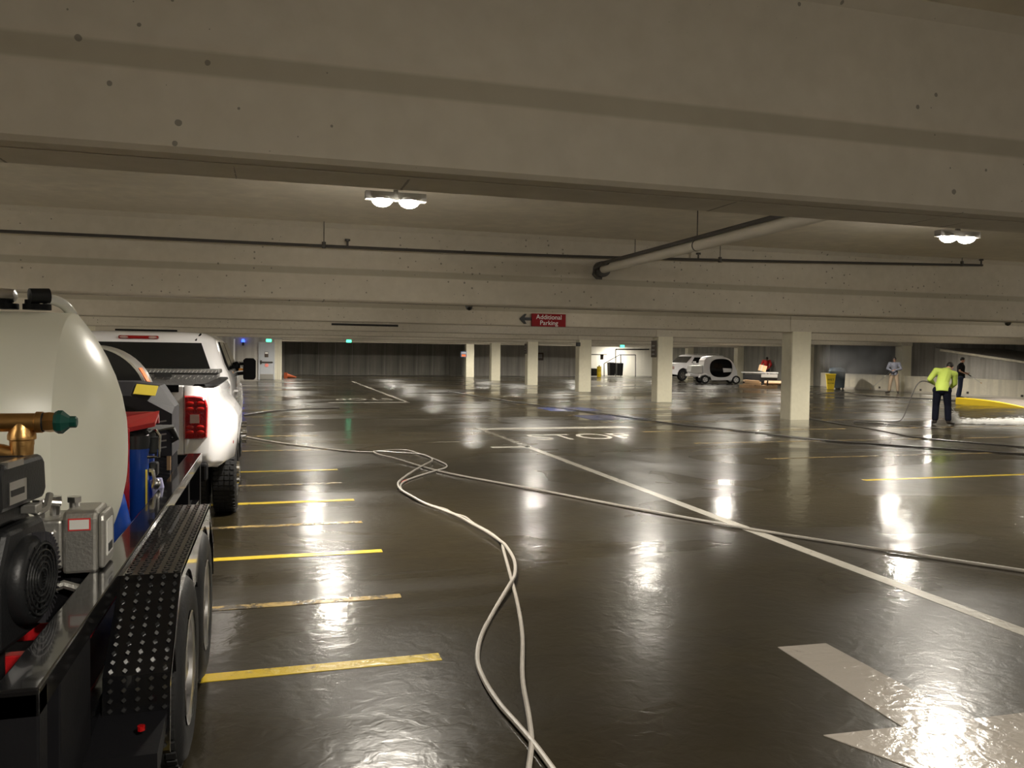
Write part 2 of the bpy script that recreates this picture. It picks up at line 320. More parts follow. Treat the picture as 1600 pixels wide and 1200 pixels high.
# ------------------------------------------------------------------ floor markings (children of the floor)
def flat(name, pts, m, h=.003):
    return MB().prism([(p[0], p[1]) for p in pts], 'z', .0, h).build(name, m, floor)
def rect(name, x0, x1, y0, y1, m, h=.003): return flat(name, [(x0, y0), (x1, y0), (x1, y1), (x0, y1)], m, h)
for k, y in enumerate([1.85, 4.33, 6.80, 9.25, 11.70, 14.15, 16.6, 19.05, 21.5, 23.95, 26.4, 31.3, 36.2]):
    rect('stall_line', -4.5, .88 if k else .9, y - .05, y + .055, 'yellow_paint' if k < 5 else 'faded_yellow')
for k, y in enumerate([5.50, 8.02, 10.5]): rect('stall_line', -4.5, .84, y - .045, y + .045, 'faded_yellow')
rect('lane_line', 4.34, 4.46, -4, 13.9, 'white_paint'); rect('lane_line', 4.34, 4.46, 13.9, 17.3, 'faded_white'); rect('lane_line', 4.30, 4.42, 27.3, 47.5, 'white_paint')
rect('lane_stub', 3.72, 4.42, 13.86, 14.08, 'white_paint'); rect('lane_stub', 2.9, 3.6, 14.9, 15.0, 'faded_white')
rect('stop_bar', 4.35, 8.0, 17.3, 17.68, 'white_paint'); rect('stop_bar', 1.75, 4.42, 27.2, 27.52, 'white_paint'); rect('lane_stub', 2.5, 7.3, 20.2, 20.32, 'faded_white')
text('stop_lettering', 'STOP', 1.5, 'white_paint', (6.05, 15.5, .002), (0, 0, 0), floor, .001, .62)
text('stop_lettering', 'STOP', 1.7, 'white_paint', (3.1, 29.3, .002), (0, 0, PI), floor, .001, .5)
for y in [9.33, 11.65, 14.0, 16.35, 18.8, 21.2, 23.6, 26.0, 28.4, 30.8, 33.2]:
    rect('stall_line', 7.75, 13.0, y - .045, y + .045, 'yellow_paint' if y < 10 else 'faded_yellow')
    rect('stall_line', 14.2, 19.0, y - .045, y + .045, 'faded_yellow')
for x0, y0 in ((7.9, 19.6), (7.9, 22.8)):
    rect('access_symbol_field', x0, x0 + 1.6, y0, y0 + 1.5, 'blue_paint'); 
    for a in ((x0 + .5, y0 + .9, .5, .1), (x0 + .5, y0 + .4, .1, .6), (x0 + .9, y0 + .3, .1, .5), (x0 + .5, y0 + .3, .5, .1)): rect('access_symbol', a[0], a[0] + a[2], a[1], a[1] + a[3], 'faded_white', .005)
# direction arrow at lower right
flat('direction_arrow', [(2.77, 4.00), (3.08, 3.985), (3.07, 2.965), (3.52, 2.95), (2.93, 1.75), (2.32, 3.0), (2.72, 2.98)], 'arrow_paint', .004)
# ------------------------------------------------------------------ ceiling lamps (twin heads on a bar)
def lamp(x, y, label, first=None):
    t = thing('ceiling_light', label, 'ceiling light', (x, y, SLAB), 0, 'twin-head ceiling lamps')
    for nm, mb, mm in proto_lamp:
        o = bpy.data.objects.new(nm, lampmesh[mm + nm]); C.objects.link(o); o.parent = t; o.location = mb
    sd = spotdata; s = bpy.data.objects.new('lamp_beam', sd); C.objects.link(s); s.parent = t; s.location = (0, 0, -.37)
    return t
spotdata = bpy.data.lights.new('lamp_beam', 'SPOT'); spotdata.energy = SPOT_W; spotdata.color = LIGHT_COL; spotdata.spot_size = math.radians(160); spotdata.spot_blend = .92; spotdata.shadow_soft_size = .11
lampmesh = {}; proto_lamp = []
def pl(nm, mm, mb, loc, smooth=True):
    k = mm + nm
    if k not in lampmesh:
        o = mb.build(nm, mm, None, smooth); lampmesh[k] = o.data; bpy.data.objects.remove(o)
    proto_lamp.append((nm, loc, mm))
pl('housing_bar', 'fixture_grey', MB().box(-.28, .28, -.05, .05, -.04, .03).box(-.02, .02, -.02, .02, .03, .25), (0, 0, -.25), False)
for s in (-.125, .125):
    pl('lamp_head', 'fixture_grey', MB().lathe([(.04, 0), (.08, .3), (.096, 1)], (0, 0, .04), (0, 0, 0), 20), (s, 0, -.29))
    pl('lens', 'lens_light', MB().lathe([(.092, 0), (.09, .3), (.072, .65), (.042, .9), (.001, 1)], (0, 0, 0), (0, 0, -.062), 20), (s, 0, -.29))
for i in range(-1, 5):
    for j in range(-1, 7):
        x = 1.09 + 6.45 * i; y = 7.65 + 7.83 * j
        lab = 'twin-head ceiling lamp hanging in a bay behind the beams'
        if i == 0 and j == 0: lab = 'glowing twin-head ceiling lamp left of centre, above the near bay'
        if i == 1 and j == 0: lab = 'glowing twin-head ceiling lamp at the right, past the thick light pipe'
        lamp(x, y, lab)
lamp(27.6, 62.4, 'twin-head ceiling lamp lighting the white alcove at the back')
for y in (27.0, 37.0): lamp(35.0, y, 'added unseen twin-head lamp to brighten the ramp beyond the barrier wall')  # unseen lamps added to lift the dark background past the barrier
# ------------------------------------------------------------------ pipes under the ceiling
pts = [A(x, y, 11.0) for x, y in ((-330, 352), (-60, 358.5), (0, 361), (250, 372.5), (500, 384), (700, 393), (900, 400.5), (1200, 408), (1535, 414.5))]
sp = thing('sprinkler_pipe', 'thin dark sprinkler pipe running along the second beam', 'pipe', tuple(pts[4]))
MB().tube(spline(pts, 4), .019, 8).build('pipe_run', 'pipe_dark', sp, True, W=True)
for x, y0, y1 in ((506, 338, 384), (992, 368, 403), (1125, 391, 407), (1503, 393, 413)):
    a = A(x, y1, 11.0); b = Vector((a.x, 11.0, SLAB)); MB().cyl(a, b, .006, n=6).cyl(a - Vector((0, 0, .03)), a + Vector((0, 0, .05)), .026, n=10).build('hanger', 'pipe_dark', sp, True, W=True)
for x, y in ((543, 385), (1091, 405), (1533, 414)):
    a = A(x, y, 11.0); MB().cyl(a, a + Vector((0, 0, .07)), .014, n=8).cyl(a + Vector((0, 0, .07)), a + Vector((0, 0, .095)), .036, n=10).build('sprinkler_head', 'pipe_dark', sp, True, W=True)
dp = thing('drain_pipe', 'thick light-painted pipe running away under the ceiling to a dark collar', 'pipe', (4.57, 7, 2.9))
MB().cyl((4.57, 3.76, 2.9), (4.57, 11.02, 2.9), .062, n=20).build('pipe_run', 'pipe_light', dp, True, W=True)
MB().cyl((4.49, 3.76, 2.965), (4.49, 10.9, 2.965), .024, n=10).build('dark_tube', 'pipe_dark', dp, True, W=True)  # thin dark tube along the upper left of the thick pipe
MB().lathe([(.07, 0), (.115, .02), (.115, .9), (.075, 1)], (4.57, 11.14, 2.9), (4.57, 11.0, 2.9), 24).build('collar', 'pipe_dark', dp, True, W=True)
MB().tube([(4.52, 10.7, 2.95), (4.47, 10.85, 2.94), (4.43, 11.0, 2.9), (4.43, 11.05, 2.82), (4.48, 11.05, 2.77), (4.56, 11.05, 2.77)], .022).build('elbow', 'pipe_dark', dp, True, W=True)
MB().cyl((4.57, 8.3, 2.96), (4.57, 8.3, SLAB), .006, n=6).lathe([(.065, 0), (.065, 1)], (4.57, 8.29, 2.9), (4.57, 8.31, 2.9), 20).build('hanger', 'pipe_dark', dp, True, W=True)
# ------------------------------------------------------------------ signs and small ceiling fittings
a = A(831, 491, 18.9); b = A(883.5, 511, 18.9)
sg = thing('parking_sign', 'red sign reading Additional Parking with a black arrow pointing left', 'sign', tuple((a + b) / 2))
B(a.x, b.x, 18.885, 18.94, b.z, a.z + .02).build('panel', 'sign_red', sg, W=True)
text('lettering', 'Additional\nParking', .155, 'print_white', ((a.x + b.x) / 2, 18.88, (a.z + b.z) / 2 + .01), (PI / 2, 0, 0), sg, .002, 1.02, W=True)
ax, az = a.x - .01, (a.z + b.z) / 2 + .03
MB().prism([(ax, az - .035), (ax - .17, az - .035), (ax - .12, az - .12), (ax - .17, az - .12), (ax - .29, az), (ax - .17, az + .12), (ax - .12, az + .12), (ax - .17, az + .035), (ax, az + .035)], 'y', 18.90, 18.945).build('arrow', 'sign_black', sg, W=True)
a = A(518, 506.5, 18.9); b = A(622, 509, 18.9)
cb = thing('clearance_bar', 'long thin black bar hanging under a beam, left of the red sign', 'bar', tuple((a + b) / 2))
MB().cyl(a, b, .024, n=8).build('bar', 'sign_black', cb, True, W=True)
for k in (.15, .85):
    p = a.lerp(b, k); B(p.x - .006, p.x + .006, 18.96, 18.972, p.z, 2.35).build('strap', 'pipe_light', cb, W=True)
for x, y, lb in ((733, 481, 'small dark camera dome under the beam left of the red sign'), (1575, 501, 'small dark camera dome under the beam at far right')):
    p = A(x, y, 11.35); t = thing('camera_dome', lb, 'camera', (p.x, 11.35, 2.335), 0, 'camera domes')
    MB().cyl((0, 0, 0), (0, 0, -.02), .055, n=20).build('base', 'fixture_grey', t, True); MB().lathe([(.048, 0), (.046, .4), (.034, .75), (.001, 1)], (0, 0, -.02), (0, 0, -.07), 20).build('dome', 'glass_dark', t, True)
for x, y, lb in ((420, 532, 'small green lit exit sign above the grey stair door'), (545, 533, 'small green lit exit sign in front of the dark back wall'), (972, 541, 'small green lit exit sign above the white alcove')):
    p = A(x, y, 42.8); t = thing('exit_sign', lb, 'exit sign', tuple(p), 0, 'lit exit signs')
    B(-.14, .14, -.03, .03, -.08, .08).build('housing', 'fixture_grey', t); B(-.125, .125, -.045, -.03, -.065, .065).build('lit_face', 'exit_glow', t)
    B(-.01, .01, -.01, .01, .10, 2.36 - p.z).build('hanger', 'fixture_grey', t)
    text('lettering', 'EXIT', .09, 'print_white', (0, -.047, 0), (PI / 2, 0, 0), t, .001, 1)
p = A(380, 534, 49.95); t = thing('emergency_beacon', 'small blue glowing beacon on the stair wall, left of the exit sign', 'beacon', tuple(p))
MB().lathe([(.09, 0), (.1, .4), (.06, .9), (.01, 1)], (0, -.08, -.02), (0, -.08, .16), 14).build('lamp', 'blue_glow', t, True); B(-.06, .06, -.12, .04, -.22, -.02).build('base', 'sign_black', t)
p = A(366, 573, 49.9); tag(MB().cyl((p.x, 49.9, .3), (p.x, 49.9, 2.34), .05, n=10).build('wall_conduit', 'print_white', None, True), 'white vertical pipe on the stair wall behind the truck mirror', 'pipe')
t = thing('wall_hose_box', 'small dark box and hook on the stair wall beside the mirror', 'box', tuple(A(376, 568, 49.9)))
B(-.3, .0, -.1, .09, -.05, .12).build('box', 'sign_brown', t); MB().tube([(.08, -.02, .15), (.08, -.02, -.2), (.2, -.02, -.22)], .02, 6).build('bracket', 'sign_black', t)
t = thing('traffic_cone', 'orange traffic cone lying on its side by the stair core', 'cone', (1.05, 52.5, 0), .5)
MB().lathe([(.17, 0), (.15, .05), (.03, 1)], (-.3, 0, .17), (.4, 0, .06), 16).build('cone_body', 'cone_orange', t, True); MB().obox((-.32, 0, .18), (.03, .36, .36)).build('base', 'cone_orange', t)
# signs on the columns
def plate(name, label, x0, y0, x1, y1, Y, m, face='y', X=None, prints=()):
    if face == 'y':
        a = A(x0, y0, Y); b = A(x1, y1, Y); t = thing(name, label, 'sign', tuple((a + b) / 2)); w = b.x - a.x; h = a.z - b.z
        B(-w / 2, w / 2, -.015, .02, -h / 2, h / 2).build('panel', m, t)
        for (u0, u1, v0, v1, pm_) in prints: B(w * (u0 - .5), w * (u1 - .5), -.02, -.015, h * (v0 - .5), h * (v1 - .5)).build('print', pm_, t)
    return t
plate('wall_notice', 'small brown framed notice on the back wall between two columns', 840, 551, 849, 563, 60.9, 'sign_brown', prints=((.2, .8, .3, .8, 'fixture_grey'),))
plate('column_poster', 'blue and orange poster on the farthest bright column', 720, 549, 729, 558, 57.1, 'sign_blue', prints=((.15, .85, .1, .5, 'label_orange'), (.1, .9, .7, .8, 'print_white')))
for i, lb, z0, z1 in ((4, 'dark directory sign on the side of the scuffed column', 1.62, 2.22), (6, 'small dark sign on the side of the fourth column', 1.7, 2.25)):
    t = thing('column_sign', lb, 'sign', (13.30, BY[i] + .22, (z0 + z1) / 2)); h = (z1 - z0) / 2
    B(-.05, -.01, -.17, .17, -h, h).build('panel', 'sign_brown', t)
    for k in range(3): B(-.055, -.05, -.12, .12, -h * .7 + k * h * .5, -h * .55 + k * h * .5).build('print', 'fixture_grey', t)
t = thing('wall_speaker', 'small black speaker fixed high on the third column', 'speaker', (13.24, BY[5] - .1, 2.15)); B(-.09, .08, -.08, .08, -.09, .09).build('case', 'sign_black', t, bevel=.015); MB().cyl((-.09, 0, 0), (-.1, 0, 0), .05, n=14).build('grille', 'dark_grey', t)
# ------------------------------------------------------------------ hoses on the floor
def Z(l, ox, oy, s): return [(ox + a / s, oy + b / s) for a, b in l]
def hose(name, label, px, r, m, k=6, lift=None):
    P = [G(x, y) for x, y in px]
    for i, p in enumerate(P): p.z = r + .002 + (lift(i) if lift else 0)
    o = MB().tube(spline(P, k), r, 8).build(name, m, None, True); tag(o, label, 'hose', 'pressure hoses on the wet floor'); return o
c8 = lambda l: Z(l, 560, 690, 16 / 3); c4 = lambda l: Z(l, 550, 650, 2.182)
ha = [(381, 683), (430, 692), (490, 700), (545, 706.5), (583, 708)] + c8([(150, 92), (200, 83), (300, 76), (400, 79), (460, 92), (515, 112), (600, 140), (700, 182), (737, 207), (722, 228), (650, 249), (500, 296), (410, 328), (365, 355), (350, 385), (375, 425), (470, 485), (600, 540), (720, 575), (800, 615), (890, 642), (960, 695), (1100, 775), (1190, 850), (1210, 920)]) + \
    c4([(548, 580), (567, 660), (581, 760), (581, 900), (602, 1030), (612, 1120), (604, 1200), (590, 1300), (560, 1420)])
hose('pressure_hose', 'pale grey hose looping from the truck down to the bottom of the picture', ha, .0125, 'hose_grey', 5)
hb = c4([(780, 1350), (672, 1200), (620, 1130), (560, 1060), (500, 990), (450, 910), (427, 840), (440, 760), (480, 680), (532, 600), (555, 556), (552, 505)]) + c8([(1230, 905), (1190, 868), (1080, 790), (950, 718), (850, 660), (700, 598), (560, 545), (440, 478), (362, 432), (333, 395), (335, 360), (380, 320), (450, 272), (550, 213), (612, 178), (605, 155), (540, 128), (450, 118), (350, 113), (250, 105), (170, 100), (125, 103), (180, 130), (300, 158), (500, 208), (680, 257), (900, 303), (1200, 358), (1600, 432)]) + \
    [(1000, 798), (1190, 832), (1400, 865), (1600, 895), (1800, 925)]
hose('pressure_hose', 'pale grey hose crossing the floor towards the lower right edge', hb, .0135, 'hose_grey', 5, lift=lambda i: .02 if 8 < i < 36 else 0)
tag(MB().tube(spline([G(*p) + Vector((0, 0, .014)) for p in c8([(366, 350), (378, 341), (396, 334)])], 3), .0145, 8).build('hose_coupling', 'label_red', None, True), 'small red coupling on the looping pale hose', 'coupling')
hose('pressure_hose', 'dark hose running from the far columns past the nearest column', [(700, 612), (760, 622), (840, 634), (940, 647), (1040, 661.5), (1150, 673.5), (1220, 682), (1300, 690), (1400, 697.5), (1500, 704), (1640, 713)], .016, 'hose_dark', 4)
hose('pressure_hose', 'dark hose curving from behind the nearest column to the right edge', [(1250, 652), (1300, 661), (1360, 671), (1430, 684), (1520, 693), (1640, 703)], .013, 'hose_dark', 4)
hose('pressure_hose', 'thin dark hose lying across the floor beyond the steam', [(1275, 616), (1320, 613), (1345, 618), (1400, 621), (1480, 626), (1560, 632), (1640, 639)], .02, 'hose_dark', 4)
hose('pressure_hose', 'thin dark hose lying beyond the parked truck on the left', [(381, 650), (420, 644), (460, 641), (530, 638)], .02, 'hose_dark', 4)
# ------------------------------------------------------------------ yellow curb island
t = thing('curb_island', 'yellow painted curb island behind the man in lime', 'curb', tuple(G(1495, 632)))
a, b = G(1493, 631.5), G(1601, 637.5); dv = (b - a).normalized(); nv = Vector((-dv.y, dv.x, 0))
if nv.y < 0: nv = -nv
rings = []
for k in range(9):
    u = k / 8; q = a.lerp(b, u); h = .24 * (1 - u ** 2.2) + .01; rings.append([q, q + Vector((0, 0, h * .9)), q + nv * .03 + Vector((0, 0, h)), q + nv * .20 + Vector((0, 0, h)), q + nv * .22])
MB().loft(rings).build('curb_face', 'curb_yellow', t, True, W=True, sharp=30)
top = [a + nv * .22, b + nv * .22, b + nv * 4.2 + dv * 1.5, a + nv * 2.6 + dv * .6]
MB().loft([top, [v + Vector((0, 0, .20 if i in (0, 3) else .03)) for i, v in enumerate(top)]]).build('island_top', 'asphalt', t, W=True)
# ------------------------------------------------------------------ trailer
TR = thing('trailer', 'black tandem-axle flatbed trailer with side rails and tread-plate fenders', 'trailer', (-1.62, 4.6, 0))
def tb(mb, name, m, **k): return mb.build(name, m, TR, W=True, **k)
tb(B(-2.68, -.60, 2.2, 6.95, .42, .48), 'deck', 'black_satin')
for sx in (0, 1):
    X = lambda x: -3.24 - x if sx else x
    bx = lambda a, b_, *r: B(min(X(a), X(b_)), max(X(a), X(b_)), *r)
    tb(bx(-.645, -.54, 2.19, 6.95, .755, .83), 'side_rail', 'black_gloss', bevel=.006)
    tb(bx(-.60, -.55, 2.2, 6.95, .32, .48), 'frame_rail', 'black_gloss', bevel=.005)
    tb(bx(-.66, -.54, 2.19, 2.27, .30, .82), 'corner_post', 'black_satin', bevel=.006)
    for y0, y1 in ((2.42, 2.80), (4.95, 5.05), (5.9, 6.0), (6.82, 6.9)):
        tb(bx(-.63, -.545, y0, y1, .40, .76), 'post', 'black_satin', bevel=.005)
    # fender: flat top with sloping ends
    f = [(2.93, .30), (2.95, .56), (3.29, .812), (4.73, .812), (5.06, .56), (5.08, .36)]
    f2 = [(y + (.02 if i < 2 else -.02 if i > 3 else 0), z - .02) for i, (y, z) in enumerate(f)]
    m = MB()
    for i in range(5):
        q = [f[i], f[i + 1], f2[i + 1], f2[i]]; m.prism(q, 'x', *sorted((X(-.54), X(-.33))))
    fe = tb(m, 'fender', 'black_gloss')
    # scalloped outer skirt of the fender
    sk = MB(); N = 48; ring0 = []; ring1 = []
    for i in range(N + 1):
        y = 2.95 + 2.11 * i / N; zt = .81 if 3.29 < y < 4.73 else .56 + .25 * ((y - 2.95) / .34 if y < 3.3 else (5.06 - y) / .33)
        zb = zt - .045
        for yc in (3.5, 4.35):
            d = 1 - ((y - yc) / .40) ** 2
            if d > 0: zb = min(zt - .03, .35 + .41 * math.sqrt(d))
        if 3.86 < y < 3.99: zb = .6
        ring0.append((y, zt)); ring1.append((y, zb))
    for i in range(N): sk.prism([ring0[i], ring0[i + 1], ring1[i + 1], ring1[i]], 'x', *sorted((X(-.342), X(-.33))))
    tb(sk, 'fender_skirt', 'black_gloss')
    # raised tread studs on the fender
    st = MB()
    if sx == 0:
        for i in range(5):
            for j in range(44):
                y = 3.31 + .0325 * j; x = X(-.515 + .042 * i); st.obox((x, y, .8135), (.012, .022, .004), (0, 0, .7 if (i + j) % 2 else -.7))
            for k, (p, q_) in enumerate(((f[0], f[1]), (f[1], f[2]))):
                n_ = 8 if k == 0 else 12
                for j in range(n_):
                    t_ = (j + .5) / n_; y = p[0] + (q_[0] - p[0]) * t_ - .004; z = p[1] + (q_[1] - p[1]) * t_ + .003
                    st.obox((X(-.515 + .042 * i), y, z), (.012, .006, .012), (-.65 if k else 0, .7 if (i + j) % 2 else -.7, 0))
        so = st.build('tread_stud', 'stud_metal', fe); so.location = -Vector((-1.62, 4.6, 0)); so['kind'] = 'stuff'
    tb(MB().prism([(2.70, .40), (2.98, .44), (2.98, .40), (2.70, .30)], 'x', *sorted((X(-.55), X(-.34)))), 'step_bracket', 'black_satin')
    tb(MB().cyl((X(-.40), 2.80, .435), (X(-.40), 2.80, .45), .012, n=10), 'marker_light', 'lens_red')
    for yc in (3.5, 4.35):
        wx0, wx1 = (X(-.52), X(-.315)); s_ = 1 if wx1 > wx0 else -1
        tp = [(.25, 0), (.34, 0.02), (.362, .12), (.37, .25), (.37, .75), (.362, .88), (.34, .985), (.30, 1.03), (.25, 1.0), (.22, .96), (.218, .5), (.22, .02), (.25, 0)]
        w = tb(MB().lathe(tp, (wx0, yc, .372), (wx1, yc, .372), 40, False), 'wheel', 'black_rubber', smooth=True)
        g = MB()
        for j in range(40):
            a_ = 2 * PI * j / 40
            for u in (.2, .5, .8): g.obox((wx0 + (wx1 - wx0) * u, yc + .371 * math.cos(a_), .372 + .371 * math.sin(a_)), (.035, .008, .038), (a_, 0, 0))
        tr_ = g.build('tread_block', 'black_rubber', w); tr_.location = -Vector((-1.62, 4.6, 0)); tr_['kind'] = 'stuff'
        r_ = MB().lathe([(.215, -.02), (.222, .0), (.20, .02), (.185, .05), (.185, .55), (.12, .62), (.06, .55), (.055, .1), (.02, .06)], (wx1, yc, .372), (wx1 - s_ * .16, yc, .372), 32, False)
        ro = r_.build('rim', 'silver', w, True, W=False); ro.location = -Vector((-1.62, 4.6, 0))
        ln = MB()
        for j in range(6): a_ = PI / 3 * j; ln.cyl((wx1 - s_ * .10, yc + .08 * math.cos(a_), .372 + .08 * math.sin(a_)), (wx1 - s_ * .07, yc + .08 * math.cos(a_), .372 + .08 * math.sin(a_)), .012, n=6)
        lo = ln.build('lug_nuts', 'chrome', w); lo.location = -Vector((-1.62, 4.6, 0))
for y in (2.22, 6.90): tb(B(-2.6, -.64, y - .03, y + .03, .755, .83), 'cross_rail', 'black_gloss', bevel=.005)
for y in (3.5, 4.35): tb(MB().cyl((-2.9, y, .33), (-.35, y, .33), .04, n=12), 'axle', 'black_satin', smooth=True)
tb(MB().tube([(-1.1, 6.95, .40), (-1.55, 7.3, .42)], .035, 6), 'drawbar', 'black_satin'); tb(MB().tube([(-2.1, 6.95, .40), (-1.6, 7.3, .42)], .035, 6), 'drawbar', 'black_satin')
tb(B(-1.63, -1.53, 7.25, 7.48, .40, .50), 'coupler', 'black_satin', bevel=.01)
tb(B(-.553, -.548, 2.28, 2.42, .40, .46), 'reflector_tape', 'label_white')
# red skid frame on the deck
t = thing('skid_frame', 'red painted steel skid frame on the deck under engine and pump', 'frame', (-.9, 3, .48))
MB().box(-.70, -.66, 2.3, 3.95, .55, .63).build('side_bar', 'red_paint', t, W=True, bevel=.004); MB().box(-2.0, -1.96, 2.3, 3.95, .55, .63).build('side_bar', 'red_paint', t, W=True, bevel=.004)
for y in (2.32, 2.52, 2.8, 3.1, 3.45, 3.9): MB().box(-1.96, -.70, y - .025, y + .025, .55, .615).build('cross_bar', 'red_paint', t, W=True, bevel=.004)
for y in (2.4, 3.8): MB().box(-1.9, -.72, y - .05, y + .05, .48, .55).build('foot', 'black_satin', t, W=True)
# ------------------------------------------------------------------ engine
E_ = thing('engine', 'black air-cooled engine with round fan grille and boxy air filter on top', 'engine', (-.765, 2.98, .652), math.radians(-8))
eb = lambda mb, n_, m, **k: mb.build(n_, m, E_, **k)
eb(MB().prism([(-.24, .02), (.22, .02), (.22, .38), (.14, .46), (-.14, .46), (-.24, .36)], 'x', -.42, -.06), 'engine_block', 'engine_black', bevel=.015)
eb(MB().prism([(-.20, .06), (.19, .06), (.20, .30), (.13, .43), (-.13, .43), (-.20, .30)], 'x', -.06, .0), 'blower_housing', 'engine_black', bevel=.018)
eb(MB().lathe([(.148, 0), (.148, .35), (.142, .8), (.13, 1), (.115, 1.02), (.113, .8), (.02, .75)], (-.01, 0, .245), (.04, 0, .245), 40), 'fan_cover', 'engine_black', smooth=True)
gr = MB()
for r_ in (.035, .055, .075, .095, .115): gr.tube([(.046, r_ * math.cos(2 * PI * j / 28), .245 + r_ * math.sin(2 * PI * j / 28)) for j in range(29)], .0035, 5)
for j in range(16):
    a_ = 2 * PI * j / 16; gr.obox((.042, .075 * math.cos(a_), .245 + .075 * math.sin(a_)), (.004, .10, .004), (a_, 0, 0))
eb(gr, 'fan_grille', 'engine_black'); fp = MB()
for j in range(26):
    a_ = PI * (-.45 + .95 * j / 25); fp.obox((.030, .138 * math.cos(a_), .245 + .138 * math.sin(a_)), (.03, .03, .005), (a_, 0, 0))
eb(fp, 'cooling_fins', 'dark_grey')
eb(MB().prism([(-.18, .49), (.14, .49), (.16, .52), (.15, .62), (.12, .64), (-.16, .64), (-.19, .61)], 'x', -.42, .0), 'air_filter_box', 'engine_black', bevel=.016)
eb(B(-.02, .004, -.14, -.03, .625, .645), 'latch_strip', 'silver'); eb(B(-.001, .004, -.13, -.01, .51, .58), 'label_plate', 'silver'); eb(B(.003, .006, -.12, -.03, .535, .555), 'label_plate', 'sign_black')
eb(MB().prism([(-.18, .44), (.12, .44), (.1, .50), (-.15, .50)], 'x', -.38, -.03), 'intake_neck', 'engine_black', bevel=.01)
eb(MB().tube([(-.03, .05, .47), (.01, .06, .45), (.02, .1, .46), (.015, .14, .50)], .012), 'throttle_link', 'cast_alu', smooth=True); eb(B(-.03, .02, .02, .07, .455, .485), 'bracket', 'cast_alu', bevel=.004)
eb(B(-.26, -.13, -.262, -.245, .08, .19), 'control_plate', 'silver', bevel=.006); eb(B(-.25, -.14, -.268, -.262, .09, .18), 'control_face', 'sign_black'); eb(MB().box(-.24, -.21, -.272, -.266, .15, .17), 'control_mark', 'label_yellow')
eb(MB().tube([(-.5, -.27, .03), (-.05, -.25, .03), (.0, -.22, .03)], .028, 10), 'exhaust_pipe', 'black_satin', smooth=True)
eb(MB().cyl((-.2, -.05, -.07), (-.2, -.05, .02), .14, n=20), 'oil_sump', 'engine_black', smooth=True)
# ------------------------------------------------------------------ pump
t = thing('pump', 'silver cast pump head with bolts and a white label beside the engine', 'pump', (-.705, 3.42, .655))
pb = lambda mb, n_, m, **k: mb.build(n_, m, t, **k)
pb(MB().prism([(-.12, .17), (.09, .17), (.11, .20), (.11, .36), (.08, .40), (-.10, .40), (-.12, .37)], 'x', -.03, .085), 'crankcase', 'cast_alu', bevel=.012)
pb(MB().prism([(-.10, .18), (.08, .18), (.10, .21), (.10, .35), (.07, .385), (-.09, .385), (-.10, .36)], 'x', .085, .107), 'side_cover', 'cast_alu', bevel=.01)
pb(B(.107, .110, -.06, .05, .22, .35), 'label_plate', 'label_white'); pb(B(.110, .112, -.04, .03, .23, .26), 'label_plate', 'sign_black'); pb(MB().box(-.005, .06, -.124, -.120, .335, .370), 'label_sticker', 'label_white'); pb(MB().box(-.010, .065, -.1225, -.1195, .33, .375), 'label_border', 'label_red')
pb(B(-.13, -.03, -.12, .1, .19, .37), 'manifold', 'cast_alu', bevel=.01)
for z in (.215, .31):
    pb(B(-.10, -.05, -.15, -.11, z - .025, z + .025), 'port_flange', 'silver', bevel=.006); pb(MB().cyl((-.075, -.165, z), (-.075, -.14, z), .014, n=6), 'bolt', 'chrome')
for x, y in ((-.12, -.05), (-.08, .0), (-.01, -.02)): pb(MB().cyl((x, y, .36), (x, y, .43), .018, n=10).cyl((x, y, .42), (x, y, .44), .026, n=6), 'fitting', 'silver')
pb(MB().tube([(-.16, -.02, .40), (-.10, -.06, .43), (-.05, -.04, .42)], .012), 'feed_line', 'silver', smooth=True)
pb(MB().cyl((-.02, 0, .12), (-.02, 0, .17), .07, n=14).box(-.10, .06, -.1, .1, -.01, .12), 'mount', 'black_satin', bevel=.006)
pb(MB().tube([(-.13, -.14, .14), (-.08, -.16, .12), (-.02, -.14, .14), (.04, -.15, .12)], .016).ell((-.10, -.15, .14), (.03, .03, .03)), 'drain_fitting', 'cast_alu', smooth=True)
# ------------------------------------------------------------------ brass tee above the engine
a = A(34, 660, 3.1); t = thing('brass_tee', 'brass pipe tee with a dark green plug in front of the tank', 'fitting', tuple(a))
L = lambda pts, p0, p1: MB().lathe(pts, p0, p1, 24)
L([(.036, 0), (.036, .12), (.031, .14), (.031, .5), (.031, .86), (.036, .88), (.036, 1)], (-.095, 0, 0), (.063, 0, 0)).build('tee_run', 'brass', t, True)
L([(.031, 0), (.033, .2), (.043, .55), (.043, .75), (.037, .8), (.037, 1)], (0, 0, -.0), (0, 0, -.075)).build('tee_branch', 'brass', t, True)
L([(.036, 0), (.034, .3), (.040, .35), (.040, .5), (.036, .55), (.036, .8), (.046, .85), (.046, 1)], (0, 0, -.072), (0, 0, -.20)).build('valve_body', 'brass', t, True)
MB().lathe([(.033, 0), (.033, 1)], (.06, 0, 0), (.068, 0, 0), 24).build('thread_ring', 'sign_black', t, True); MB().lathe([(.034, 0), (.036, .5), (.034, 1)], (.068, 0, 0), (.10, 0, 0), 6).build('nipple', 'brass', t)
MB().lathe([(.034, 0), (.040, .15), (.040, .35), (.020, .68), (.020, .95), (.016, 1)], (.10, 0, 0), (.168, 0, 0), 8).build('plug', 'green_plug', t)
L([(.04, 0), (.04, .4), (.034, .5), (.034, 1)], (-.30, 0, 0), (-.10, 0, 0)).build('supply_pipe', 'brass', t, True); MB().lathe([(.036, 0), (.036, 1)], (-.108, 0, 0), (-.094, 0, 0), 24).build('thread_ring', 'sign_black', t, True)
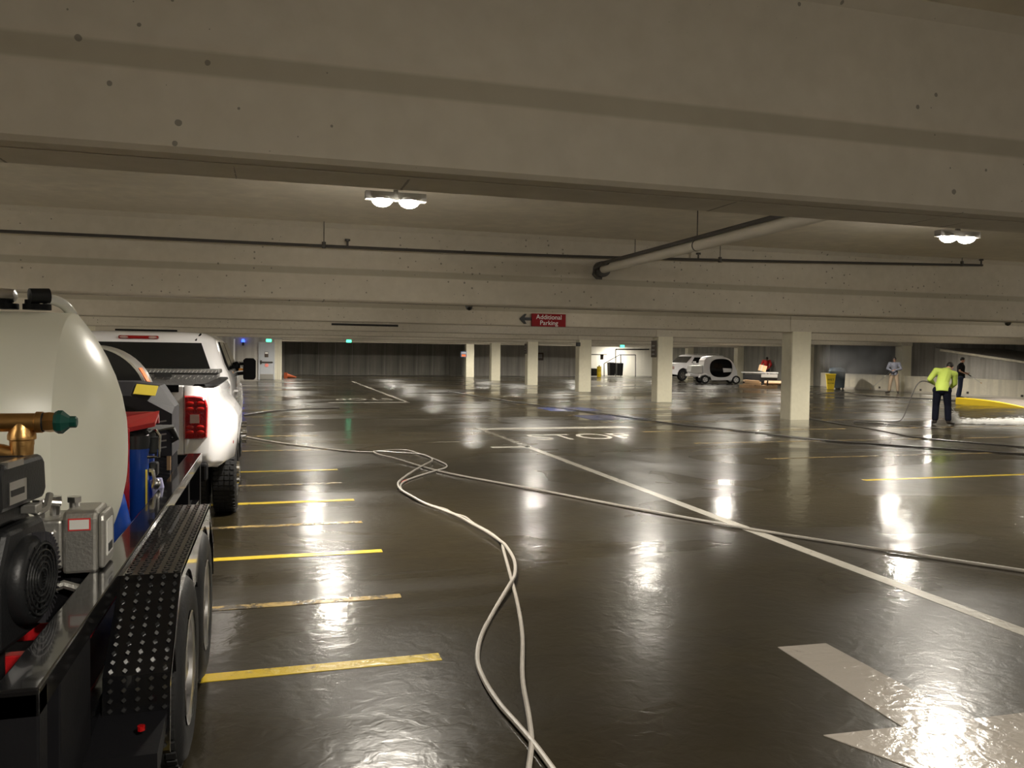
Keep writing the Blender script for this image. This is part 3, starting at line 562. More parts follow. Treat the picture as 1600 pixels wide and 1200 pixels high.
MB().lathe([(.011, 0), (.014, .1), (.014, .9), (.009, 1)], (-.16, -.06, -.118), (.035, -.06, -.118), 14).build('lever_handle', 'black_rubber', t, True); MB().cyl((.03, -.06, -.118), (.044, -.06, -.116), .006, n=8).cyl((-.02, -.06, -.118), (-.02, 0, -.118), .01, n=8).build('lever_pin', 'silver', t, True)
MB().tube([(-.12, 0, -.09), (-.06, 0, -.10), (.0, 0, -.12)], .028, 10).build('side_branch', 'brass', t, True)
# ------------------------------------------------------------------ water tank
t = thing('water_tank', 'large cream-white plastic water tank with domed end on the trailer', 'tank', (-1.62, 4.2, .5))
ry, rz_, zc, xr = .455, .632, 1.182, -.876
def ring(x, k, n_=48): return [(x, 4.2 + ry * k * math.copysign(abs(math.cos(2 * PI * j / n_)) ** .92, math.cos(2 * PI * j / n_)), zc + rz_ * k * math.copysign(abs(math.sin(2 * PI * j / n_)) ** .92, math.sin(2 * PI * j / n_))) for j in range(n_)]
rr = []
for s_ in (-1, 1):
    seq = [(k_, .215 * (1 - k_ ** 2.3)) for k_ in (.02, .15, .3, .45, .58, .7, .8, .88, .94, .98, .995, 1.0)]
    part = [ring((-1.62 + s_ * (.744 + d)), k) for k, d in seq]
    rr += part if s_ < 0 else part[::-1]
MB().loft(rr).build('tank_body', 'tank_poly', t, True, W=True, sharp=180)
for x in (-2.1, -1.15):
    MB().box(x - .03, x + .03, 3.72, 4.68, .50, .60).box(x - .03, x + .03, 3.72, 3.78, .50, .85).box(x - .03, x + .03, 4.62, 4.68, .50, .85).build('saddle', 'black_satin', t, W=True)
a = A(58, 486, 4.2)
MB().cyl((a.x, 4.2, 1.825), (a.x, 4.2, 1.85), .058, n=20).cyl((a.x - .02, 4.2, 1.85), (a.x - .02, 4.2, 1.87), .03, n=14).build('vent_cap', 'black_satin', t, True, W=True)
MB().cyl((a.x - .02, 4.16, 1.885), (a.x + .05, 4.2, 1.89), .034, n=14).build('elbow', 'black_rubber', t, True, W=True)
MB().tube(spline([A(70, 468, 4.2), A(84, 469, 4.24), A(98, 475, 4.28), A(109, 486, 4.34), A(115, 500, 4.5), A(118, 520, 4.68), A(118, 560, 4.76)], 4), .024, 12).build('vent_hose', 'clear_hose', t, True, W=True)
a = A(8, 486, 4.2)
MB().cyl((a.x, 4.2, 1.825), (a.x, 4.2, 1.85), .055, n=20).cyl((a.x, 4.2, 1.85), (a.x, 4.2, 1.865), .03, n=14).build('filler_cap', 'black_satin', t, True, W=True)
MB().lathe([(.02, 0), (.034, .1), (.034, .5), (.028, .55), (.032, .65), (.030, .95), (.01, 1)], (a.x - .16, 4.2, 1.89), (a.x + .05, 4.2, 1.885), 16).build('cam_coupling', 'silver', t, True, W=True)
# ------------------------------------------------------------------ filter rack
t = thing('filter_rack', 'red steel bracket holding tall blue filter housings behind the tank', 'filter rack', (-.84, 5.2, .48)); rack = t
fb = lambda mb, n_, m, **k: mb.build(n_, m, t, W=True, **k)
fb(MB().loft([[(-.93, 5.05, 1.165), (-.735, 5.25, 1.195), (-.735, 5.45, 1.25), (-.93, 5.3, 1.22)], [(-.93, 5.05, 1.19), (-.735, 5.25, 1.22), (-.735, 5.45, 1.275), (-.93, 5.3, 1.245)]]), 'top_plate', 'red_paint')
fb(B(-.885, -.848, 5.05, 5.09, .48, 1.2), 'post', 'red_paint', bevel=.004); fb(B(-1.15, -.735, 5.42, 5.45, 1.2, 1.27), 'back_plate', 'red_paint')
for x, y in ((-1.06, 5.24), (-.94, 5.22), (-.82, 5.22), (-.81, 5.38)):
    h_ = MB().lathe([(.045, 0), (.055, .04), (.055, .94), (.058, .96), (.058, 1)], (x, y, .50), (x, y, 1.08), 20).build('filter_housing', 'blue_plastic', t, True, W=True)
    c_ = MB().lathe([(.062, 0), (.062, .7), (.05, .8), (.02, 1)], (x, y, 1.07), (x, y, 1.18), 20).build('housing_cap', 'bin_black', h_, True); c_.location = -Vector((-.84, 5.2, .48))
fb(B(-.775, -.765, 5.155, 5.165, .7, .95), 'label_strip', 'label_yellow')
fb(MB().lathe([(.04, 0), (.17, .05), (.18, .3), (.14, .7), (.05, 1)], (-1.0, 4.98, .5), (-1.0, 4.98, .98), 20), 'blue_barrel', 'blue_plastic', smooth=True)
t = thing('valve_cluster', 'black hoses and chrome valve handles beside the blue filters', 'valve', (-.72, 5.4, .6))
for k in range(4): MB().tube(spline([(-.90 + .045 * k, 5.2, 1.165), (-.80 + .035 * k, 5.45, 1.17), (-.76 + .03 * k, 5.62, 1.16)], 4), .014, 8).build('hose', 'black_rubber', t, True, W=True)
MB().tube([(-.76, 5.2, 1.02), (-.70, 5.2, 1.02), (-.695, 5.22, 1.14), (-.72, 5.25, 1.17), (-.76, 5.3, 1.16)], .011, 8).build('handle', 'chrome', t, True, W=True)
MB().box(-.77, -.70, 5.25, 5.33, 1.03, 1.13).box(-.76, -.71, 5.24, 5.32, .90, .98).build('valve_block', 'bin_black', t, W=True, bevel=.01)
MB().cyl((-.745, 5.22, .93), (-.745, 5.22, .95), .02, n=10).tube([(-.73, 5.2, .94), (-.72, 5.19, .88), (-.73, 5.19, .84)], .01).ell((-.71, 5.2, .86), (.022, .022, .03)).build('brass_cock', 'silver', t, True, W=True)
MB().tube(spline([(-.72, 5.25, .88), (-.705, 5.25, .78), (-.72, 5.2, .66), (-.78, 5.12, .55)], 5), .035, 12).build('drain_hose', 'lavender', t, True, W=True)
rack.location.x += .065; t.location.x += .055
# ------------------------------------------------------------------ burner unit
t = thing('burner_unit', 'dark grey burner housing with ribbed side and yellow warning label', 'machine', (-1.0, 5.9, .48))
bb = lambda mb, n_, m, **k: mb.build(n_, m, t, W=True, **k)
bb(B(-1.5, -.68, 6.1, 6.5, .48, 1.18), 'lower_case', 'dark_grey', bevel=.008)
rm = MB()
for k in range(24): rm.obox((-.735, 6.093, .54 + .026 * k), (.11, .014, .012), (0, .25, 0))
for k in range(9): rm.box(-.68, -.672, 6.13 + .04 * k, 6.145 + .04 * k, .5, 1.15)
ro = bb(rm, 'cooling_ribs', 'dark_grey'); ro['kind'] = 'stuff'
out1 = [(-1.45, 1.18), (-1.45, 1.30), (-1.3, 1.335), (-.93, 1.335), (-.82, 1.30), (-.665, 1.21), (-.665, .92), (-.80, .92), (-.80, 1.14), (-.84, 1.22), (-.95, 1.27), (-1.3, 1.27), (-1.38, 1.22), (-1.38, 1.18)]
out2 = [(-1.45, 1.18), (-1.45, 1.39), (-1.3, 1.425), (-.93, 1.425), (-.76, 1.40), (-.665, 1.25), (-.665, .92), (-.68, .92), (-.68, 1.2), (-.77, 1.38), (-.93, 1.40), (-1.3, 1.40), (-1.43, 1.37), (-1.43, 1.18)]
cv_ = bb(MB().loft([[(x, 6.06, z) for x, z in out1], [(x, 6.22, z) for x, z in out2], [(x, 6.5, z) for x, z in out2]]), 'cover', 'dark_grey')
for k in range(5): bb(MB().obox((-.725, 6.056, 1.16 - .045 * k), (.05, .006, .010), (0, -.15, 0)), 'louver', 'fixture_grey')
bb(MB().obox((-.84, 6.135, 1.372), (.14, .13, .004), (.50, .10, 0)), 'warning_label', 'label_yellow')
bb(MB().tube([(-.70, 6.06, 1.12), (-.66, 6.05, 1.10), (-.635, 6.05, 1.04), (-.67, 6.05, 1.03)], .022, 10), 'grip_knob', 'black_rubber', smooth=True)
bb(B(-.70, -.675, 6.07, 6.09, .82, .98), 'label_plate', 'cardboard')
t = thing('drum_hood', 'round silver hood over a black drum with an orange label', 'machine', (-1.29, 6.75, .48))
sh = MB(); n_ = 32; rings = []
for Y_ in (6.56, 6.93):
    rings.append([(-1.29 + .41 * math.cos(PI * (-.1 + 1.2 * j / n_)), Y_, 1.27 + .41 * math.sin(PI * (-.1 + 1.2 * j / n_))) for j in range(n_ + 1)] + [(-1.29 + .395 * math.cos(PI * (-.1 + 1.2 * j / n_)), Y_, 1.27 + .395 * math.sin(PI * (-.1 + 1.2 * j / n_))) for j in range(n_, -1, -1)])
sh.loft(rings).build('hood_shell', 'silver', t, True, W=True)
MB().cyl((-1.29, 6.60, 1.27), (-1.29, 6.9, 1.27), .39, n=40).build('drum', 'bin_black', t, True, W=True); MB().cyl((-1.29, 6.58, 1.27), (-1.29, 6.60, 1.27), .10, n=24).build('hub', 'dark_grey', t, True, W=True)
MB().box(-1.6, -.98, 6.62, 6.90, .48, 1.0).build('stand', 'black_satin', t, W=True)
MB().obox((-.925, 6.68, 1.46), (.006, .14, .12), (0, -.50, 0)).build('orange_label', 'label_orange', t, W=True)
# ------------------------------------------------------------------ white pickup
TK = thing('pickup_truck', 'white pickup truck with dual rear wheels, red tail light and bed toolbox', 'truck', (-1.45, 7.72, 0))
kb = lambda mb, n_, m, **k: mb.build(n_, m, k.pop('parent', TK), **k)
for s_ in (1, -1):
    rings = []
    ys = [0, .03, .08, .16, .3, .45, .6, .68] + [.68 + .94 * k / 12 for k in range(1, 13)] + [1.75, 1.9, 2.1, 2.18]
    for y in ys:
        hw = .90 + .085 * min(1, max(0, y / .14)) ** .5; fl = .15 * max(0, min(1, (y - .06) / .42)) ** .7 * (1 if y < 1.6 else max(0, 1 - (y - 1.6) / .42))
        hi = .705 if y < .12 else .87; zb = .60 + (.10 if y < .02 else .02 if y < .1 else 0)
        d = 1 - ((y - 1.15) / .48) ** 2
        zo = zb + .0
        if d > 0: zb = max(zb, .42 + .50 * math.sqrt(d)); zo = zb
        pts_ = [(hi, zb), (hw + fl * .25 - .03, zb - .01 + (0 if d > 0 else fl * .0)), (hw + fl * .8, max(zo, zb) + .05), (hw + fl, max(zb + .09, .90)), (hw + fl * .97, max(zb + .11, 1.03)), (hw + fl * .6, 1.12), (hw + fl * .12, 1.19), (hw, 1.25), (hw - .02, 1.305), (hw - .07, 1.335), (hi, 1.335)]
        rings.append([(s_ * x, y, z) for x, z in pts_])
    kb(MB().loft(rings), 'bed_side', 'car_white', smooth=True, sharp=75)
    kb(MB().loft([[(s_ * (.90 + .085 * min(1, y / .14) ** .5 - a_), y, z) for a_, z in ((.02, 1.33), (.03, 1.352), (.11, 1.352), (.13, 1.335))] for y in (0, .05, .12, .6, 1.4, 2.17)]), 'bed_rail_cap', 'black_satin', smooth=True)
    tl = MB(); oc = [(.705, .865), (.87, .865), (.895, .88), (.90, 1.15), (.885, 1.21), (.85, 1.24), (.78, 1.25), (.705, 1.25)]
    tl.loft([[(s_ * x, .02, z) for x, z in oc], [(s_ * x, -.02, z) for x, z in oc], [(s_ * (.80 + (x - .80) * .9), -.035, 1.06 + (z - 1.06) * .94) for x, z in oc]])
    tl_ = kb(tl, 'tail_light', 'lens_red', smooth=True)
    kb(MB().box(*sorted((s_ * .755, s_ * .83)), -.042, -.03, 1.01, 1.085), 'reverse_lens', 'lens_clear', parent=tl_)
    for z_ in (.93, .975, 1.135, 1.185):
        for x_ in (.755, .84): kb(MB().ell((s_ * x_, -.034, z_), (.034, .005, .017), 12, 6), 'reflector_facet', 'facet_red', parent=tl_, smooth=True)
    kb(MB().ell((s_ * 1.09, .38, .80), (.012, .02, .028)), 'side_marker', 'lens_red')
    for xa, xb in ((.60, .84), (.88, 1.105)):
        w = kb(MB().lathe([(.24, 0), (.36, .0), (.395, .10), (.40, .25), (.40, .75), (.395, .9), (.36, 1), (.24, 1), (.22, .5), (.24, 0)], (s_ * xa, 1.15, .40), (s_ * xb, 1.15, .40), 40, False), 'wheel', 'black_rubber', smooth=True)
        g = MB()
        for j in range(50):
            a_ = 2 * PI * j / 50
            for u in (.15, .38, .62, .85): g.obox((s_ * (xa + (xb - xa) * u), 1.15 + .4015 * math.cos(a_), .40 + .4015 * math.sin(a_)), (.042, .008, .036), (a_, 0, 0))
        kb(g, 'tread_block', 'black_rubber', parent=w)['kind'] = 'stuff'
    kb(MB().lathe([(.24, 0), (.245, .2), (.20, .35), (.12, .5), (.11, 1.0), (.03, 1.1)], (s_ * 1.03, 1.15, .40), (s_ * 1.125, 1.15, .40), 28, False), 'hub', 'chrome', smooth=True)
    w = kb(MB().lathe([(.24, 0), (.36, .0), (.40, .15), (.40, .85), (.36, 1), (.24, 1), (.22, .5), (.24, 0)], (s_ * .74, 5.5, .40), (s_ * .99, 5.5, .40), 36, False), 'wheel', 'black_rubber', smooth=True)
    kb(MB().lathe([(.24, 0), (.245, .3), (.20, .4), (.11, .5), (.10, 1.0), (.03, 1.1)], (s_ * .90, 5.5, .38), (s_ * 1.06, 5.5, .38), 28, False), 'hub', 'chrome', smooth=True, parent=w)
    nuts = MB()
    for j in range(8): a_ = PI / 4 * j; nuts.cyl((s_ * 1.0, 5.5 + .15 * math.cos(a_), .4 + .15 * math.sin(a_)), (s_ * 1.07, 5.5 + .15 * math.cos(a_), .4 + .15 * math.sin(a_)), .018, n=6)
    kb(nuts, 'lug_nuts', 'chrome', parent=w)
    # front fender and side
    rg = []
    for y in [4.9, 5.0, 5.02] + [5.02 + .96 * k / 10 for k in range(1, 11)] + [6.1, 6.4, 6.6]:
        d = 1 - ((y - 5.5) / .48) ** 2; zb = max(.50, .42 + .46 * math.sqrt(d)) if d > 0 else .50; f_ = 1 - max(0, (y - 6.0)) * .25
        rg.append([(s_ * x * f_, y, z) for x, z in ((.5, zb), (.97, zb), (1.0, max(zb + .02, .9)), (.98, 1.12), (.90, 1.2), (.5, 1.24))])
    kb(MB().loft(rg), 'front_fender', 'car_white', smooth=True, sharp=35)
    # mirror
    m_ = kb(MB().loft([[(s_ * x, y, z) for x, z in ((1.06, 1.245), (1.195, 1.245), (1.22, 1.275), (1.22, 1.52), (1.19, 1.55), (1.08, 1.55), (1.05, 1.52), (1.05, 1.27))] for y in (4.42, 4.5)] + [[(s_ * (1.135 + (x - 1.135) * .8), 4.56, 1.40 + (z - 1.40) * .85) for x, z in ((1.06, 1.245), (1.195, 1.245), (1.22, 1.275), (1.22, 1.52), (1.19, 1.55), (1.08, 1.55), (1.05, 1.52), (1.05, 1.27))]]), 'mirror', 'black_satin', bevel=.01)
    kb(MB().tube([(s_ * .90, 4.5, 1.46), (s_ * 1.10, 4.5, 1.47)], .02).tube([(s_ * .90, 4.5, 1.32), (s_ * 1.10, 4.5, 1.34)], .025).ell((s_ * .96, 4.5, 1.43), (.05, .05, .07)), 'mirror_arm', 'black_satin', parent=m_)
    kb(MB().box(*sorted((s_ * .99, s_ * 1.06)), 4.47, 4.49, 1.375, 1.405), 'marker_lens', 'amber', parent=m_)
def plan(hw, y0, y1, z, r=.14, n_=5):
    r = min(r, hw * .8, (y1 - y0) * .4); out = []
    for cx, cy, a0 in ((hw - r, y1 - r, 0), (-hw + r, y1 - r, PI / 2), (-hw + r, y0 + r, PI), (hw - r, y0 + r, 1.5 * PI)):
        for k in range(n_ + 1): a_ = a0 + PI / 2 * k / n_; out.append((cx + r * math.cos(a_), cy + r * math.sin(a_), z))
    return out
kb(MB().loft([plan(.94, 2.20, 5.1, .50), plan(.99, 2.20, 5.1, .60), plan(1.0, 2.20, 5.1, 1.05), plan(.985, 2.20, 5.05, 1.28), plan(.955, 2.22, 5.0, 1.38), plan(.90, 2.25, 4.72, 1.50), plan(.82, 2.33, 4.40, 1.76, .16), plan(.765, 2.36, 4.3, 1.81, .18), plan(.69, 2.45, 4.15, 1.85, .2), plan(.45, 2.7, 3.9, 1.868, .2)]), 'cab', 'car_white', smooth=True, sharp=50)
def pane(pts, name='window', m='glass_dark', par=TK): return MB().loft([[Vector(p) for p in pts], [Vector(p) + Vector((0, .012, 0)) for p in pts]]).build(name, m, par)
pane([(-.775, 2.212, 1.415), (.775, 2.212, 1.415), (.665, 2.298, 1.735), (-.665, 2.298, 1.735)], 'rear_window')
kb(MB().obox((0, 2.34, 1.79), (.42, .06, .04)), 'high_brake_light', 'lens_red', bevel=.015)
for x in (-.15, .15): kb(MB().ell((x, 2.31, 1.79), (.045, .006, .014)), 'cargo_lamp', 'lens_clear')
for s_ in (1, -1):
    for y0, y1, y2, y3 in ((2.62, 3.42, 3.42, 2.68), (3.52, 4.72, 4.36, 3.52)):
        MB().loft([[(s_ * (.955 + a_), y0, 1.42), (s_ * (.955 + a_), y1, 1.42), (s_ * (.835 + a_), y2, 1.755), (s_ * (.835 + a_), y3, 1.755)] for a_ in (-.03, .004)]).build('side_window', 'glass_dark', TK)
    for y in (3.0, 4.0): kb(MB().tube([(s_ * .99, y, 1.15), (s_ * 1.03, y + .03, 1.15), (s_ * 1.03, y + .13, 1.15), (s_ * .99, y + .16, 1.15)], .012), 'door_handle', 'car_white')
    kb(B(*sorted((s_ * 1.001, s_ * .995)), 3.455, 3.465, .6, 1.36), 'door_seam', 'black_satin')
MB().loft([[(-.86, 4.86, 1.42), (.86, 4.86, 1.42), (.72, 4.42, 1.77), (-.72, 4.42, 1.77)], [(-.86, 4.9, 1.44), (.86, 4.9, 1.44), (.72, 4.46, 1.79), (-.72, 4.46, 1.79)]]).build('windshield', 'glass_dark', TK)
kb(MB().loft([plan(.92, 5.0, 6.6, 1.1), plan(.90, 4.98, 6.55, 1.22), plan(.8, 5.0, 6.4, 1.27)]), 'hood', 'car_white', smooth=True)
kb(B(-.9, .9, 6.5, 6.72, .5, .8), 'front_bumper', 'chrome', bevel=.03); kb(B(-.6, .6, 6.55, 6.62, .8, 1.1), 'grille', 'black_satin')
kb(MB().prism([(-.70, .72), (-.70, 1.34), (.70, 1.34), (.70, .72)], 'y', .0, .07), 'tailgate', 'car_white', bevel=.012)
kb(B(-.66, .66, -.012, 0, 1.28, 1.345), 'tailgate_cap', 'black_satin', bevel=.005); kb(B(-.14, .14, -.02, 0, 1.12, 1.19), 'tailgate_handle', 'black_satin', bevel=.006)
kb(MB().box(-.90, .90, -.14, .03, .50, .66), 'rear_bumper', 'black_satin', bevel=.02)
kb(B(-.87, .87, .07, 2.2, .72, .76), 'bed_floor', 'black_satin'); kb(B(-.86, .86, 2.16, 2.2, .76, 1.335), 'bed_front_wall', 'car_white')
kb(B(-.7, .7, .3, 6.4, .42, .56), 'chassis', 'black_satin')
tbx = kb(B(-.88, .88, 1.68, 2.12, 1.20, 1.40), 'toolbox', 'tread_plate', bevel=.01); kb(B(-.90, .90, 1.66, 2.14, 1.40, 1.445), 'toolbox_lid', 'tread_plate', bevel=.012, parent=tbx)
kb(B(.25, .42, 1.645, 1.66, 1.36, 1.41), 'toolbox_latch', 'sign_black', parent=tbx)
dm = MB()
for i in range(46):
    dm.obox((-.87 + .0385 * i, 1.658, 1.422), (.006, .004, .03), (0, .7, 0)); dm.obox((-.87 + .0385 * i, 1.70 + (i % 2) * .03, 1.446), (.006, .03, .003), (0, 0, .6)); dm.obox((-.86 + .0385 * i, 1.677, 1.37 - (i % 2) * .02), (.006, .004, .022), (0, .7, 0))
kb(dm, 'tread_stud', 'tread_stud', parent=tbx)['kind'] = 'stuff'
kb(MB().cyl((.60, 2.33, 1.76), (.65, 2.42, 1.84), .010, n=8), 'antenna', 'black_satin')
kb(MB().box(-.28, .38, 2.55, 2.60, 1.865, 1.885), 'roof_strip', 'black_satin')
# ------------------------------------------------------------------ far vehicles
def far_wheel(par, x0, x1, y, r, rim='silver'):
    w = MB().lathe([(r * .6, 0), (r * .93, 0), (r, .15), (r, .85), (r * .93, 1), (r * .62, 1), (r * .6, .4), (r * .6, 0)], (x0, y, r), (x1, y, r), 28, False).build('wheel', 'black_rubber', par, True)
    d = (x1 - x0); sp_ = MB().lathe([(r * .62, 0), (r * .60, .2), (r * .2, .1), (.02, .3)], (x1 - d * .25, y, r), (x1 - d * .05, y, r), 24, False).build('rim', rim, w, True)
    ho = MB()
    for j in range(5): a_ = 2 * PI * j / 5; ho.obox((x1 - d * .02, y + r * .38 * math.cos(a_), r + r * .38 * math.sin(a_)), (.02, r * .13, r * .2), (a_ + PI / 2, 0, 0))
    ho.build('rim_slot', 'sign_black', w)
p = G(1067, 595); t = thing('suv', 'white full-size SUV with roof rack parked beyond the second column', 'car', (p.x - .2, p.y + .96, 0), math.radians(102))
# local +Y forward; front axle at y=0, rear axle at y=-2.95
def arch(yc, r, n_=10): return [(yc + r * math.cos(a_), .40 + r * math.sin(a_)) for a_ in [PI * k / n_ for k in range(n_ + 1)]]
body = [(.92, .45), (.98, .62), (.95, .85), (.85, 1.08), (.55, 1.14), (-.35, 1.17), (-4.0, 1.17), (-4.12, 1.1), (-4.15, .6), (-4.1, .42)] + [(-3.45, .42)] + arch(-2.95, .48)[::-1] + [(-2.4, .40), (-.55, .40)] + arch(0, .48)[::-1] + [(.6, .42)]
MB().prism(body, 'x', -.98, .98).build('body', 'car_white', t, bevel=.03)
gh = lambda hw, y0, y1, z: plan(hw, y0, y1, z, .1, 3)
MB().loft([gh(.94, -4.08, -.30, 1.16), gh(.92, -4.06, -.45, 1.25), gh(.78, -3.9, -1.05, 1.72), gh(.70, -3.8, -1.2, 1.79), gh(.55, -3.6, -1.4, 1.81)]).build('greenhouse', 'car_white', t, True)
for s_ in (1, -1):
    for q in ([(-1.72, 1.24), (-.78, 1.24), (-1.12, 1.62), (-1.72, 1.62)], [(-2.62, 1.24), (-1.82, 1.24), (-1.82, 1.62), (-2.62, 1.62)], [(-3.75, 1.24), (-2.72, 1.24), (-2.72, 1.62), (-3.65, 1.62)]):
        MB().loft([[(s_ * ((.925 if z < 1.4 else .815) + a_), y, z) for y, z in q] for a_ in (-.03, .008)]).build('side_window', 'glass_dark', t)
    MB().tube([(s_ * .66, -1.5, 1.80), (s_ * .66, -1.6, 1.87), (s_ * .66, -3.4, 1.87), (s_ * .66, -3.5, 1.80)], .02).build('roof_rack', 'silver', t, True)
    for y in (0, -2.95): far_wheel(t, s_ * .74, s_ * .99, y, .39)
    B(*sorted((s_ * .9, s_ * 1.02)), .80, .96, .80, 1.0).build('headlight', 'lens_clear', t, bevel=.01); B(*sorted((s_ * .98, s_ * 1.2)), -.95, -.82, 1.18, 1.36).build('mirror', 'car_white', t, bevel=.02)
    for y in (-1.5, -2.5): B(*sorted((s_ * .98, s_ * 1.0)), y - .1, y + .06, 1.0, 1.03).build('door_handle', 'silver', t)
    B(*sorted((s_ * .978, s_ * .984)), -1.775, -1.765, .5, 1.17).build('door_seam', 'sign_black', t)
MB().loft([[(-.80, -.44, 1.24), (.80, -.44, 1.24), (.70, -.98, 1.66), (-.70, -.98, 1.66)], [(-.8, -.41, 1.26), (.8, -.41, 1.26), (.7, -.95, 1.68), (-.7, -.95, 1.68)]]).build('windshield', 'glass_dark', t)
B(-.8, .8, .93, 1.0, .5, .7).build('bumper', 'chrome', t, bevel=.02); B(-3.9, 0, 0, 0, 0, 0) if 0 else None
B(-.7, .7, -3.9, .8, .3, .5).build('chassis', 'black_satin', t)
# small electric cart: big glazed side opening, cargo bin at the left
p = G(1106, 599.5); t = thing('electric_cart', 'small white electric cart with a big oval side opening', 'cart', (p.x, p.y + .7, 0), math.radians(-90 - 14))
def oval(cx, cz, rx, rz, n_=28, e=.75):
    return [(cx + rx * math.copysign(abs(math.cos(2 * PI * k / n_)) ** e, math.cos(2 * PI * k / n_)), cz + rz * math.copysign(abs(math.sin(2 * PI * k / n_)) ** e, math.sin(2 * PI * k / n_))) for k in range(n_)]
# local y: rear wheel at 0, nose towards +y
outer = [(-.12, .48), (-.12, 1.0), (-.05, 1.45), (.10, 1.66), (.5, 1.73), (1.1, 1.70), (1.5, 1.56), (1.75, 1.32), (1.9, 1.02), (2.0, .80), (2.02, .45), (1.9, .26), (1.0, .22), (.42, .22), (.36, .42), (.2, .52), (0, .54)]
hole = oval(.98, .98, .72, .58)
for s_ in (1, -1):
    m = MB(); N = 40
    def rayhit(poly, c, a_):
        d = (math.cos(a_), math.sin(a_)); best = 0
        for i in range(len(poly)):
            (x1, y1), (x2, y2) = poly[i], poly[(i + 1) % len(poly)]; ex, ey = x2 - x1, y2 - y1; den = d[0] * ey - d[1] * ex
            if abs(den) < 1e-9: continue
            tt = ((x1 - c[0]) * ey - (y1 - c[1]) * ex) / den; uu = ((x1 - c[0]) * d[1] - (y1 - c[1]) * d[0]) / den
            if tt > 0 and 0 <= uu <= 1: best = max(best, tt)
        return (c[0] + d[0] * best, c[1] + d[1] * best)
    O = [rayhit(outer, (.98, .98), 2 * PI * k / N) for k in range(N)]; H = [rayhit(hole, (.98, .98), 2 * PI * k / N) for k in range(N)]
    vs = [(s_ * .66, *q) for q in O] + [(s_ * .70, *q) for q in H] + [(s_ * .60, *q) for q in O] + [(s_ * .62, *q) for q in H]
    fs = []
    for k in range(N):
        j = (k + 1) % N; fs += [(k, j, N + j, N + k), (2 * N + k, 3 * N + k, 3 * N + j, 2 * N + j), (k, 2 * N + k, 2 * N + j, j), (N + k, N + j, 3 * N + j, 3 * N + k)]
    MB().prism([q for q in H], 'x', *sorted((s_ * .61, s_ * .60))).build('door_glass', 'cart_glass', t)
    m.add(vs, fs); m.build('side_frame', 'car_white', t, True, sharp=50)
    MB().prism([(q[0], q[1]) for q in H if q[0] > .85 and q[1] < 1.02 and q[0] < 1.72] + [(1.72, 1.0), (.85, .55)][:0], 'x', *sorted((s_ * .655, s_ * .645))).build('half_door', 'car_white', t) if 0 else None
    MB().loft([[(s_ * x, y, z) for x in (.64,) for y, z in ((1.15, .72), (1.66, .75), (1.66, .96), (1.1, .98))], [(s_ * .66, y, z) for y, z in ((1.15, .72), (1.66, .75), (1.66, .96), (1.1, .98))]]).build('door_sill', 'car_white', t)
    for y in (0.0, 1.95): far_wheel(t, s_ * .54, s_ * .70, y, .26, 'car_white')
    MB().tube([(s_ * .62, -.36, .36), (s_ * .62, -.28, .52), (s_ * .62, 0, .60), (s_ * .62, .30, .48)], .075, 10).build('wheel_fender', 'car_white', t, True)
    MB().box(*sorted((s_ * .15, s_ * .55)), .55, .70, .50, 1.25).box(*sorted((s_ * .15, s_ * .55)), .6, 1.05, .42, .58).build('seat', 'dark_grey', t, bevel=.04)
sk_ = MB()
for i in range(len(outer)):
    (y1, z1), (y2, z2) = outer[i], outer[(i + 1) % len(outer)]
    if 0 < i < 5 or i == 0: sk_.loft([[(-.64, y1, z1), (-.64, y2, z2), (-.64, y2 + .01, z2 - .03), (-.64, y1 + .01, z1 - .03)], [(.64, y1, z1), (.64, y2, z2), (.64, y2 + .01, z2 - .03), (.64, y1 + .01, z1 - .03)]])
    if i >= 8: sk_.loft([[(-.64, y1, z1), (-.64, y2, z2), (-.64, y2 - .02, z2 + .03), (-.64, y1 - .02, z1 + .03)], [(.64, y1, z1), (.64, y2, z2), (.64, y2 - .02, z2 + .03), (.64, y1 - .02, z1 + .03)]])
sk_.build('shell', 'car_white', t, True)
MB().loft([[(-.62, 1.12, 1.69), (.62, 1.12, 1.69), (.62, 1.5, 1.55), (-.62, 1.5, 1.55)], [(-.62, 1.12, 1.67), (.62, 1.12, 1.67), (.62, 1.5, 1.53), (-.62, 1.5, 1.53)]]).build('roof_front', 'car_white', t)
MB().loft([[(-.60, 1.5, 1.55), (.60, 1.5, 1.55), (.60, 1.92, 1.0), (-.60, 1.92, 1.0)], [(-.60, 1.48, 1.54), (.60, 1.48, 1.54), (.60, 1.90, .99), (-.60, 1.90, .99)]]).build('windshield', 'glass_dark', t)
B(-.55, .55, .1, 1.6, .24, .42).build('floor_pan', 'black_satin', t); B(-.5, .5, 1.45, 1.6, .75, .98).build('dashboard', 'sign_black', t)
MB().lathe([(.17, 0), (.18, .5), (.17, 1)], (.3, 1.30, 1.0), (.3, 1.33, 1.02), 20, False).build('steering_wheel', 'sign_black', t, True)
MB().prism([(-.9, .72), (-.82, 1.10), (-.14, 1.14), (-.14, .66), (-.7, .62)], 'x', -.5, .5).build('cargo_bin', 'bucket_white', t, bevel=.03)
B(-.55, .55, -.95, -.15, .42, .60).build('rear_bumper', 'car_white', t, bevel=.05)
MB().prism([(-.08, 1.15), (-.02, 1.45), (.10, 1.60), (.18, 1.60), (.18, 1.15)], 'x', -.672, -.664).build('rear_side_window', 'glass_dark', t); MB().box(-.68, -.674, .0, .12, 1.22, 1.3).box(-.68, -.674, .02, .14, 1.38, 1.46).build('decal', 'print_white', t)
